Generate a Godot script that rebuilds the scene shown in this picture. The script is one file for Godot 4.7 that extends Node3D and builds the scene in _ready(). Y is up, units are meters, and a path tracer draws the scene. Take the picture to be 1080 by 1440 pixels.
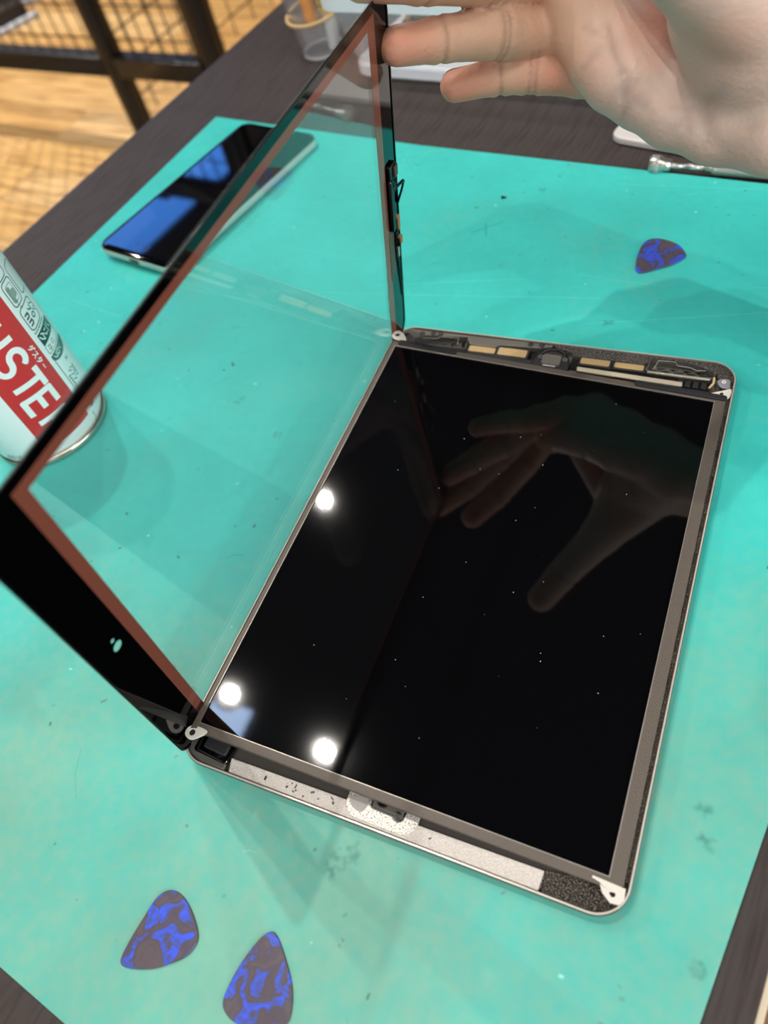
extends Node3D
# Units inside the builders are millimetres with z up (x right along the tablet's short side, y away from the viewer);
# V() turns them into Godot metres with y up.

const GRID_TURN := -7.5   # the table, the partition and the room stand turned by this much to the tablet


static func V(p: Vector3) -> Vector3:
	return Vector3(p.x, p.z, -p.y) * 0.001


static func G(u: float, v: float, z := 0.0) -> Vector3:   # room grid -> tablet axes
	var t := deg_to_rad(7.5)
	return Vector3(u * cos(t) + v * sin(t), -u * sin(t) + v * cos(t), z)


class MB:
	var st := SurfaceTool.new()
	var grp := 1
	var uvk := Vector2.ZERO
	var uvo := Vector2.ZERO
	func _init():
		st.begin(Mesh.PRIMITIVE_TRIANGLES)
	func vert(p: Vector3, g: int):
		st.set_smooth_group(g)
		if uvk != Vector2.ZERO:
			st.set_uv(Vector2(p.x * uvk.x + uvo.x, p.y * uvk.y + uvo.y))
		st.add_vertex(Vector3(p.x, p.z, -p.y) * 0.001)
	func tri(a: Vector3, b: Vector3, c: Vector3, g := -1):     # counter-clockwise from outside
		vert(a, g); vert(c, g); vert(b, g)
	func quad(a: Vector3, b: Vector3, c: Vector3, d: Vector3, g := -1):
		tri(a, b, c, g); tri(a, c, d, g)
	func loft(loops: Array, smooth := false, closed := true):
		for k in loops.size() - 1:
			var a: PackedVector3Array = loops[k]
			var b: PackedVector3Array = loops[k + 1]
			var n := a.size()
			if not smooth:
				grp += 1
			for i in (n if closed else n - 1):
				var j := (i + 1) % n
				quad(a[i], a[j], b[j], b[i], grp)
		grp += 1
	func cap(loop: PackedVector3Array, up: bool):
		var p2 := PackedVector2Array()
		for p in loop:
			p2.append(Vector2(p.x, p.y))
		var idx := Geometry2D.triangulate_polygon(p2)
		for i in range(0, idx.size(), 3):
			var a := loop[idx[i]]
			var b := loop[idx[i + 1]]
			var c := loop[idx[i + 2]]
			var area := (b.x - a.x) * (c.y - a.y) - (b.y - a.y) * (c.x - a.x)
			if (area > 0.0) == up:
				tri(a, b, c)
			else:
				tri(a, c, b)
	func prism(poly: PackedVector2Array, z0: float, z1: float, bev := 0.0, bev_bottom := false):
		var loops := []
		if bev > 0.0 and bev_bottom:
			loops.append(MB.at_z(MB.inset(poly, bev), z0))
			loops.append(MB.at_z(poly, z0 + bev))
		else:
			loops.append(MB.at_z(poly, z0))
		if bev > 0.0:
			loops.append(MB.at_z(poly, z1 - bev))
			loops.append(MB.at_z(MB.inset(poly, bev * 0.35), z1 - bev * 0.3))
			loops.append(MB.at_z(MB.inset(poly, bev), z1))
		else:
			loops.append(MB.at_z(poly, z1))
		loft(loops)
		cap(loops[0], false)
		cap(loops[-1], true)
	func ring(outer: PackedVector2Array, inner: PackedVector2Array, z0: float, z1: float, bev := 0.0):
		if bev > 0.0:
			loft([MB.at_z(outer, z0), MB.at_z(outer, z1 - bev), MB.at_z(MB.inset(outer, bev), z1), MB.at_z(MB.inset(inner, -bev), z1), MB.at_z(inner, z1 - bev), MB.at_z(inner, z0), MB.at_z(outer, z0)])
		else:
			loft([MB.at_z(outer, z0), MB.at_z(outer, z1), MB.at_z(inner, z1), MB.at_z(inner, z0), MB.at_z(outer, z0)])
	func box(c: Vector3, s: Vector3, bev := 0.0, turn := 0.0):
		prism(MB.place(MB.rrect(s.x, s.y, 0.0, 1), Vector2(c.x, c.y), turn), c.z - s.z / 2.0, c.z + s.z / 2.0, bev, true)
	func tube(path: PackedVector3Array, radii, sides := 10, caps := true, flat := 1.0):
		var loops := []
		var up := Vector3(0, 0, 1)
		for i in path.size():
			var d := (path[mini(i + 1, path.size() - 1)] - path[maxi(i - 1, 0)]).normalized()
			if absf(d.dot(up)) > 0.98:
				up = Vector3(0, 1, 0) if absf(d.y) < 0.9 else Vector3(1, 0, 0)
			var side := up.cross(d).normalized()
			up = d.cross(side).normalized()
			var r: float = radii[i] if radii is Array else radii
			var l := PackedVector3Array()
			for k in sides:
				var a := TAU * k / sides
				l.append(path[i] + (side * cos(a) + up * sin(a) * flat) * r)
			loops.append(l)
		grp += 1
		loft(loops, true)
		if caps:
			for e in 2:
				var l: PackedVector3Array = loops[0] if e == 0 else loops[-1]
				var m := path[0] if e == 0 else path[path.size() - 1]
				for k in sides:
					if e == 0:
						tri(m, l[(k + 1) % sides], l[k])
					else:
						tri(m, l[k], l[(k + 1) % sides])
	func lathe(profile: PackedVector2Array, c: Vector3, seg := 48, smooth := false):
		var loops := []
		for p in profile:
			var l := PackedVector3Array()
			for k in seg:
				var a := TAU * k / seg
				l.append(c + Vector3(cos(a) * p.x, sin(a) * p.x, p.y))
			loops.append(l)
		grp += 1
		loft(loops, smooth)
	static func rrect(w: float, h: float, r: float, n := 8) -> PackedVector2Array:
		var o := PackedVector2Array()
		if r <= 0.0:
			return PackedVector2Array([Vector2(-w, -h) / 2, Vector2(w, -h) / 2, Vector2(w, h) / 2, Vector2(-w, h) / 2])
		var cs := [Vector2(w / 2 - r, h / 2 - r), Vector2(-w / 2 + r, h / 2 - r), Vector2(-w / 2 + r, -h / 2 + r), Vector2(w / 2 - r, -h / 2 + r)]
		for q in 4:
			for k in n + 1:
				var a := PI / 2 * (q + float(k) / n)
				o.append(cs[q] + Vector2(cos(a), sin(a)) * r)
		return o
	static func rect(x0: float, y0: float, x1: float, y1: float) -> PackedVector2Array:
		return PackedVector2Array([Vector2(x0, y0), Vector2(x1, y0), Vector2(x1, y1), Vector2(x0, y1)])
	static func circle(c: Vector2, r: float, n := 24) -> PackedVector2Array:
		var o := PackedVector2Array()
		for k in n:
			o.append(c + Vector2.from_angle(TAU * k / n) * r)
		return o
	static func place(p: PackedVector2Array, c: Vector2, turn := 0.0) -> PackedVector2Array:
		var o := PackedVector2Array()
		for q in p:
			o.append(q.rotated(deg_to_rad(turn)) + c)
		return o
	static func inset(p: PackedVector2Array, d: float) -> PackedVector2Array:
		var o := PackedVector2Array()
		var n := p.size()
		for i in n:
			var a := (p[i] - p[(i + n - 1) % n])
			var b := (p[(i + 1) % n] - p[i])
			if a.length() < 1e-6: a = b
			if b.length() < 1e-6: b = a
			a = a.normalized(); b = b.normalized()
			var na := Vector2(-a.y, a.x)
			var nb := Vector2(-b.y, b.x)
			var m := (na + nb)
			m = m / maxf(m.length_squared() / 2.0, 0.3)
			o.append(p[i] + m * d)
		return o
	static func at_z(p: PackedVector2Array, z: float) -> PackedVector3Array:
		var o := PackedVector3Array()
		for q in p:
			o.append(Vector3(q.x, q.y, z))
		return o
	static func ccw(p: PackedVector2Array) -> PackedVector2Array:
		var s := 0.0
		for i in p.size():
			s += p[i].cross(p[(i + 1) % p.size()])
		if s < 0.0:
			p.reverse()
		return p
	static func smooth_poly(p: PackedVector2Array, per := 5) -> PackedVector2Array:
		var o := PackedVector2Array()
		var n := p.size()
		for i in n:
			for k in per:
				o.append(p[i].cubic_interpolate(p[(i + 1) % n], p[(i + n - 1) % n], p[(i + 2) % n], float(k) / per))
		return MB.ccw(o)


# ---------------------------------------------------------------- naming, parents, metas
var used := {}

func numbered(called: String) -> String:
	var n: int = used.get(called, 0)
	used[called] = n + 1
	return called if n == 0 else "%s_%03d" % [called, n]

func tag(o: Node3D, label: String, category: String, group := "", kind := "") -> Node3D:
	if label: o.set_meta("label", label)
	if category: o.set_meta("category", category)
	if group: o.set_meta("group", group)
	if kind: o.set_meta("kind", kind)
	return o

func thing(called: String, label: String, category: String, at := Vector3.ZERO, turn := 0.0, group := "") -> Node3D:
	var o := Node3D.new()
	o.name = numbered(called)
	add_child(o)
	o.position = V(at)
	o.rotation_degrees.y = turn
	return tag(o, label, category, group)

func part(called: String, m: MB, mat: Material, parent: Node3D, label := "") -> MeshInstance3D:
	m.st.generate_normals()
	var mesh := m.st.commit()
	return part_mesh(called, mesh, mat, parent, label)

func part_mesh(called: String, mesh: Mesh, mat: Material, parent: Node3D, label := "") -> MeshInstance3D:
	var o := MeshInstance3D.new()
	o.mesh = mesh
	o.material_override = mat
	if parent == self:
		o.name = numbered(called)
	else:
		var n := 0
		for c in parent.get_children():
			if c.name == called or c.name.begins_with(called + "_0"):
				n += 1
		o.name = called if n == 0 else "%s_%03d" % [called, n]
	parent.add_child(o, true)
	if label: o.set_meta("label", label)
	return o

func struct(called: String, m: MB, mat: Material) -> MeshInstance3D:
	var o := part(called, m, mat, self)
	o.set_meta("kind", "structure")
	return o


# ---------------------------------------------------------------- materials
func mk(called: String, c: Color, rough := 0.5, metal := 0.0, spec := 0.5) -> StandardMaterial3D:
	var m := StandardMaterial3D.new()
	m.resource_name = called
	m.albedo_color = c
	m.roughness = rough
	m.metallic = metal
	m.metallic_specular = spec
	return m

func clear(called: String, c: Color, alpha: float, rough := 0.03) -> StandardMaterial3D:
	var m := mk(called, Color(c, alpha), rough)
	m.transparency = BaseMaterial3D.TRANSPARENCY_ALPHA
	return m

func noise(freq: float, seed_: int, oct := 4, type := FastNoiseLite.TYPE_SIMPLEX_SMOOTH) -> FastNoiseLite:
	var f := FastNoiseLite.new()
	f.seed = seed_
	f.frequency = freq
	f.noise_type = type
	f.fractal_octaves = oct
	return f

func noise_tex(f: FastNoiseLite, size := 512, ramp: Gradient = null) -> NoiseTexture2D:
	var t := NoiseTexture2D.new()
	t.width = size
	t.height = size
	t.seamless = true
	t.noise = f
	t.color_ramp = ramp
	return t

func ramp(stops: Array) -> Gradient:
	var g := Gradient.new()
	var o := PackedFloat32Array()
	var c := PackedColorArray()
	for s in stops:
		o.append(s[0]); c.append(s[1])
	g.offsets = o
	g.colors = c
	return g

func bumpy(m: StandardMaterial3D, freq: float, scale_: float, depth: float, seed_ := 1, type := FastNoiseLite.TYPE_SIMPLEX_SMOOTH) -> StandardMaterial3D:
	m.heightmap_enabled = true
	m.heightmap_texture = noise_tex(noise(freq, seed_, 4, type), 256)
	m.heightmap_scale = depth
	m.uv1_triplanar = true
	m.uv1_scale = Vector3.ONE * scale_
	return m


# ---------------------------------------------------------------- drawing print into an Image
func dab(im: Image, pts: PackedVector2Array, width: float, col: Color, soft := 0.7, butt := false):     # a stroke, in pixels
	for k in pts.size() - 1:
		var a := pts[k]
		var b := pts[k + 1]
		var r := width / 2.0
		var lo := a.min(b) - Vector2.ONE * (r + 1)
		var hi := a.max(b) + Vector2.ONE * (r + 1)
		var ab := b - a
		var l2 := maxf(ab.length_squared(), 1e-6)
		for y in range(maxi(0, int(lo.y)), mini(im.get_height() - 1, int(hi.y)) + 1):
			for x in range(maxi(0, int(lo.x)), mini(im.get_width() - 1, int(hi.x)) + 1):
				var p := Vector2(x + 0.5, y + 0.5)
				var t := (p - a).dot(ab) / l2
				if butt and ((k == 0 and t < 0.0) or (k == pts.size() - 2 and t > 1.0)):
					continue
				t = clampf(t, 0, 1)
				var d := p.distance_to(a + ab * t)
				if d < r + soft:
					var w := clampf((r + soft - d) / (2.0 * soft), 0, 1) * col.a
					var c := im.get_pixel(x, y)
					im.set_pixel(x, y, Color(c.lerp(col, w), 1.0))

func _ready():
	# ------------------------------------------------ camera, sky, lamps, exposure
	var cam := Camera3D.new()
	cam.name = "camera"
	add_child(cam)
	var att := CameraAttributesPhysical.new()
	att.frustum_focal_length = 12.0 * 1085.37 / 720.0
	att.frustum_focus_distance = 0.315
	att.frustum_near = 0.01
	att.frustum_far = 60.0
	att.exposure_aperture = 5.6
	cam.attributes = att
	cam.fov = rad_to_deg(2.0 * atan(720.0 / 1085.37))
	var right := Vector3(0.908484, 0.366826, -0.200239)
	var down := Vector3(0.195616, -0.796652, -0.571910)
	var ahead := Vector3(-0.369312, 0.480401, -0.795502)
	cam.transform = Transform3D(Basis(V(right) * 1000, V(-down) * 1000, V(-ahead) * 1000).orthonormalized(), V(Vector3(82.57, -165.08, 287.33)))
	cam.current = true

	var env := Environment.new()
	env.background_mode = Environment.BG_SKY
	var skym := ProceduralSkyMaterial.new()
	skym.sky_top_color = Color(0.55, 0.66, 0.85)
	skym.sky_horizon_color = Color(0.80, 0.84, 0.90)
	skym.ground_horizon_color = Color(0.5, 0.5, 0.5)
	skym.ground_bottom_color = Color(0.3, 0.3, 0.3)
	skym.sky_energy_multiplier = 0.8
	skym.ground_energy_multiplier = 0.5
	var sky := Sky.new()
	sky.sky_material = skym
	env.sky = sky
	env.tonemap_mode = Environment.TONE_MAPPER_LINEAR
	env.tonemap_exposure = 0.96
	env.sdfgi_enabled = true
	env.ssao_enabled = true
	env.ssil_enabled = true
	var we := WorldEnvironment.new()
	we.name = "surroundings"
	we.environment = env
	add_child(we)

	var lamps := [   # where the ceiling lamps hang (mm) and how strong each is; aims straight down
		[Vector3(-690, 425, 2600), 1.9], [Vector3(-1133, 500, 2600), 1.2], [Vector3(-1154, 1460, 2600), 1.3],
		[Vector3(-2600, 2600, 2600), 15.0, 38.0], [Vector3(-3300, 900, 2600), 5.0], [Vector3(800, -500, 2600), 1.1]]  # these last three are added to brighten the floor and the palm
	var fill_panels := [   # large square ceiling lamps added as soft fill behind and beside the viewer
		[Vector3(500, -1200, 2600), 0.5], [Vector3(1600, -900, 2600), 0.5], [Vector3(-900, -1300, 2600), 0.7]]
	var daylight := AreaLight3D.new()
	daylight.name = "window_daylight"
	daylight.area_size = Vector2(1.9, 0.8)
	daylight.light_color = Color(0.30, 0.58, 1.0)
	daylight.light_energy = 2.6
	daylight.area_range = 20.0
	daylight.area_attenuation = 2.0
	daylight.shadow_enabled = true
	daylight.position = V(G(-3960, 2700, 2025))
	add_child(daylight)
	daylight.look_at_from_position(V(G(-3960, 2700, 2025)), V(G(0, 2700, 2025)))

	var front := AreaLight3D.new()   # added fill light from behind the viewer, for palm and can
	front.name = "front_fill_light"
	front.area_size = Vector2(2.9, 1.7)
	front.light_color = Color(0.97, 0.985, 1.0)
	front.light_energy = 2.3
	front.area_range = 20.0
	front.area_attenuation = 2.0
	front.shadow_enabled = true
	add_child(front)
	front.look_at_from_position(V(G(100, -2440, 900)), V(G(100, 0, 900)))

	var side := AreaLight3D.new()    # added fill light from the right, for the can
	side.name = "side_fill_light"
	side.area_size = Vector2(1.9, 1.7)
	side.light_color = Color(0.96, 0.985, 1.0)
	side.light_energy = 6.0
	side.area_range = 20.0
	side.area_attenuation = 2.0
	side.shadow_enabled = true
	add_child(side)
	side.look_at_from_position(V(G(2540, -200, 1000)), V(G(0, -200, 1000)))

	build_room(lamps, fill_panels)
	build_table()
	build_partition()
	build_tablet()
	build_glass()
	build_hand()
	build_phone()
	build_can()
	build_cup()
	build_container()
	build_slab()
	build_screwdriver()
	build_picks()
	build_tiny_screw()


# ================================================================ the room
func build_room(lamps: Array, fill_panels: Array):
	var u0 := -4000.0; var u1 := 2600.0; var v0 := -2500.0; var v1 := 4400.0
	var zf := -720.0; var zc := 2650.0
	var plaster := mk("plaster", Color(0.62, 0.60, 0.57), 0.9)
	var dark_ceiling := mk("dark_ceiling", Color(0.23, 0.23, 0.24), 0.9)
	# floor: a screed below, planks on it as far as they can be seen
	var m := MB.new()
	m.box(Vector3((u0 + u1) / 2, (v0 + v1) / 2, zf - 70), Vector3(u1 - u0 + 300, v1 - v0 + 300, 130))
	var fl := struct("floor", m, mk("floor_base", Color(0.55, 0.40, 0.24), 0.5))
	fl.rotation_degrees.y = GRID_TURN
	var tones := [Color(0.84, 0.69, 0.47), Color(0.82, 0.67, 0.44), Color(0.85, 0.72, 0.52), Color(0.80, 0.64, 0.41)]
	var plank_mats := []
	var grain := noise(0.012, 5, 5)
	for i in 4:
		var w := mk("oak_plank", tones[i], 0.32)
		w.albedo_texture = noise_tex(grain, 512, ramp([[0.0, Color(0.66, 0.56, 0.44)], [0.35, Color(0.9, 0.86, 0.8)], [0.6, Color(1, 0.98, 0.94)], [1.0, Color(0.78, 0.68, 0.55)]]))
		w.uv1_triplanar = true
		w.uv1_scale = Vector3(0.45, 3.0, 4.5)
		w.uv1_offset = Vector3(0.31 * i, 0.2 * i, 0.43 * i)
		plank_mats.append(w)
	var pm := MB.new()
	pm.box(Vector3(0, 0, -4), Vector3(1196, 147.5, 8), 1.2)
	pm.st.generate_normals()
	var plank_mesh := pm.st.commit()
	var rng := RandomNumberGenerator.new()
	rng.seed = 11
	for row in 22:
		var v := 250.0 + row * 150.0
		var shift := rng.randf_range(0, 1200)
		for k in 4:
			var u := -4600.0 + k * 1200.0 + shift
			if u < u0 + 600.0 or u > -650.0:
				continue
			var p := part_mesh("plank", plank_mesh, plank_mats[rng.randi() % 4], fl)
			p.position = V(Vector3(u, v, zf + 3.0 + rng.randf_range(-0.6, 0.6)))
	# ceiling and walls
	m = MB.new()
	m.box(Vector3((u0 + u1) / 2, (v0 + v1) / 2, zc + 75), Vector3(u1 - u0 + 300, v1 - v0 + 300, 150))
	struct("ceiling", m, dark_ceiling).rotation_degrees.y = GRID_TURN
	m = MB.new()
	m.box(Vector3((u0 + u1) / 2, v1 + 75, (zf + zc) / 2), Vector3(u1 - u0 + 300, 150, zc - zf))
	struct("wall_far", m, plaster).rotation_degrees.y = GRID_TURN
	m = MB.new()
	m.box(Vector3((u0 + u1) / 2, v0 - 75, (zf + 0) / 2), Vector3(u1 - u0 + 300, 150, 0 - zf))
	m.box(Vector3((u0 + u1) / 2, v0 - 75, (1800 + zc) / 2), Vector3(u1 - u0 + 300, 150, zc - 1800))
	m.box(Vector3((u0 - 150 - 1400) / 2, v0 - 75, 900), Vector3(-1400 - u0 + 150, 150, 1800))
	m.box(Vector3((u1 + 150 + 1600) / 2, v0 - 75, 900), Vector3(u1 + 150 - 1600, 150, 1800))
	struct("wall_near", m, plaster).rotation_degrees.y = GRID_TURN
	m = MB.new()
	m.box(Vector3(u1 + 75, (v0 + v1) / 2, (zf + 100) / 2), Vector3(150, v1 - v0, 100 - zf))
	m.box(Vector3(u1 + 75, (v0 + v1) / 2, (1900 + zc) / 2), Vector3(150, v1 - v0, zc - 1900))
	m.box(Vector3(u1 + 75, (v0 - 1200) / 2, 1000), Vector3(150, -1200 - v0, 1800))
	m.box(Vector3(u1 + 75, (v1 + 800) / 2, 1000), Vector3(150, v1 - 800, 1800))
	struct("wall_right", m, plaster).rotation_degrees.y = GRID_TURN
	# left wall with an opening for three window lights
	var wv0 := 1700.0; var wv1 := 3700.0; var wz0 := 1600.0; var wz1 := 2450.0
	m = MB.new()
	m.box(Vector3(u0 - 75, (v0 + v1) / 2, (zf + wz0) / 2), Vector3(150, v1 - v0, wz0 - zf))
	m.box(Vector3(u0 - 75, (v0 + v1) / 2, (wz1 + zc) / 2), Vector3(150, v1 - v0, zc - wz1))
	m.box(Vector3(u0 - 75, (v0 + wv0) / 2, (wz0 + wz1) / 2), Vector3(150, wv0 - v0, wz1 - wz0))
	m.box(Vector3(u0 - 75, (wv1 + v1) / 2, (wz0 + wz1) / 2), Vector3(150, v1 - wv1, wz1 - wz0))
	struct("wall_left", m, plaster).rotation_degrees.y = GRID_TURN
	var frame_mat := mk("window_frame_metal", Color(0.12, 0.12, 0.13), 0.4, 0.6)
	var pane_mat := clear("window_glass", Color(0.9, 0.95, 1.0), 0.04)
	var wid := (wv1 - wv0) / 3.0
	for i in 3:
		window(i + 1, G(u0 - 75, wv0 + wid * (i + 0.5), (wz0 + wz1) / 2), GRID_TURN, wid, wz1 - wz0, frame_mat, pane_mat)
	for i in 3:
		window(i + 4, G(-1400 + 1000.0 * (i + 0.5), v0 - 75, 900), GRID_TURN + 90.0, 1000.0, 1800.0, frame_mat, pane_mat)  # unseen windows added to carry the front fill light
	for i in 2:
		window(i + 7, G(u1 + 75, -1200 + 1000.0 * (i + 0.5), 1000), GRID_TURN, 1000.0, 1800.0, frame_mat, pane_mat)  # unseen windows added for the fill light from the right
	# lamps: a trim ring in the ceiling, a glowing lens and its light just in front
	var trim := mk("lamp_trim", Color(0.8, 0.8, 0.8), 0.4)
	var glow := mk("lamp_lens", Color(1, 0.97, 0.92), 0.5)
	glow.emission_enabled = true
	glow.emission = Color(1.0, 0.95, 0.86)
	glow.emission_energy_multiplier = 6.0
	for l in lamps:
		var at: Vector3 = l[0]
		var which := lamps.find(l)
		var label: String = ["round ceiling downlight mirrored at the near edge of the black tablet screen", "round ceiling downlight mirrored in the screen corner beside the glass hinge", "round ceiling downlight mirrored halfway up the left edge of the black screen", "added round white ceiling downlight out of view with a warm glowing lens"][mini(which, 3)]
		var t := thing("ceiling_lamp", label, "lamp", Vector3(at.x, at.y, 2600), 0.0, "round downlights on the ceiling")
		m = MB.new()
		m.lathe(PackedVector2Array([Vector2(34, 0), Vector2(62, 0), Vector2(66, 6), Vector2(66, 50), Vector2(34, 50), Vector2(34, 0)]), Vector3.ZERO, 32)
		part("trim_ring", m, trim, t)
		m = MB.new()
		m.lathe(PackedVector2Array([Vector2(0.01, 6), Vector2(32, 8), Vector2(33.5, 14), Vector2(0.01, 20)]), Vector3.ZERO, 32)
		part("lens", m, glow, t)
		var s := SpotLight3D.new()
		s.name = "lamp_light"
		s.light_color = Color(1.0, 0.975, 0.94)
		s.light_energy = l[1]
		s.light_size = 0.019
		s.spot_angle = l[2] if l.size() > 2 else 68.0
		s.spot_angle_attenuation = 0.6
		s.spot_range = 14.0
		s.spot_attenuation = 2.0
		s.shadow_enabled = true
		s.position = V(Vector3(0, 0, -6))
		s.rotation_degrees.x = -90
		t.add_child(s)
	panel_lamp(Vector3(-1105, 385, 2600), 200.0, Color(0.62, 0.76, 1.0), 10.0, Color(0.8, 0.9, 1.0), 0.1, "small square ceiling lamp with a cool white diffuser", trim)
	for p in fill_panels:
		panel_lamp(p[0], 1200.0, Color(1.0, 0.97, 0.92), 2.0, Color(0.98, 0.99, 1.0), p[1], "added large square ceiling fill lamp out of view with a plain white diffuser", trim)


func window(number: int, at: Vector3, turn: float, wid: float, tall: float, frame_mat: Material, pane_mat: Material):
	var w := Node3D.new()
	w.name = "window_%d" % number
	add_child(w)
	w.set_meta("kind", "structure")
	w.position = V(at)
	w.rotation_degrees.y = turn
	var m := MB.new()
	for s in [-1, 1]:
		m.box(Vector3(0, s * (wid / 2 - 25), 0), Vector3(60, 50, tall), 3)
		m.box(Vector3(0, 0, s * (tall / 2 - 25)), Vector3(60, wid - 100, 50), 3)
	m.box(Vector3(0, 0, 180), Vector3(50, wid - 100, 30), 3)
	part("window_frame", m, frame_mat, w)
	for s in [-1, 1]:
		m = MB.new()
		var lo := -tall / 2 + 50 if s < 0 else 195.0
		var hi := 165.0 if s < 0 else tall / 2 - 50
		m.box(Vector3(0, 0, (lo + hi) / 2), Vector3(6, wid - 100, hi - lo))
		part("pane", m, pane_mat, w)


func panel_lamp(at: Vector3, size: float, glow: Color, strength: float, light: Color, energy: float, label: String, trim: Material):
	var pl := thing("ceiling_panel_lamp", label, "lamp", at, 0.0, "square lamps on the ceiling")
	var m := MB.new()
	m.ring(MB.rrect(size, size, 12), MB.rrect(size - 24, size - 24, 8), 0, 50, 3)
	part("frame", m, trim, pl)
	m = MB.new()
	m.prism(MB.rrect(size - 26, size - 26, 8), 8, 16)
	var cool := mk("panel_diffuser", Color(0.9, 0.9, 0.9), 0.6)
	cool.emission_enabled = true
	cool.emission = glow
	cool.emission_energy_multiplier = strength
	part("diffuser", m, cool, pl)
	var al := AreaLight3D.new()
	al.name = "panel_light"
	al.area_size = Vector2(size - 30, size - 30) * 0.001
	al.light_color = light
	al.light_energy = energy
	al.area_range = 14.0
	al.area_attenuation = 2.0
	al.shadow_enabled = true
	al.position = V(Vector3(0, 0, 4))
	al.rotation_degrees.x = -90
	pl.add_child(al)


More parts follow.
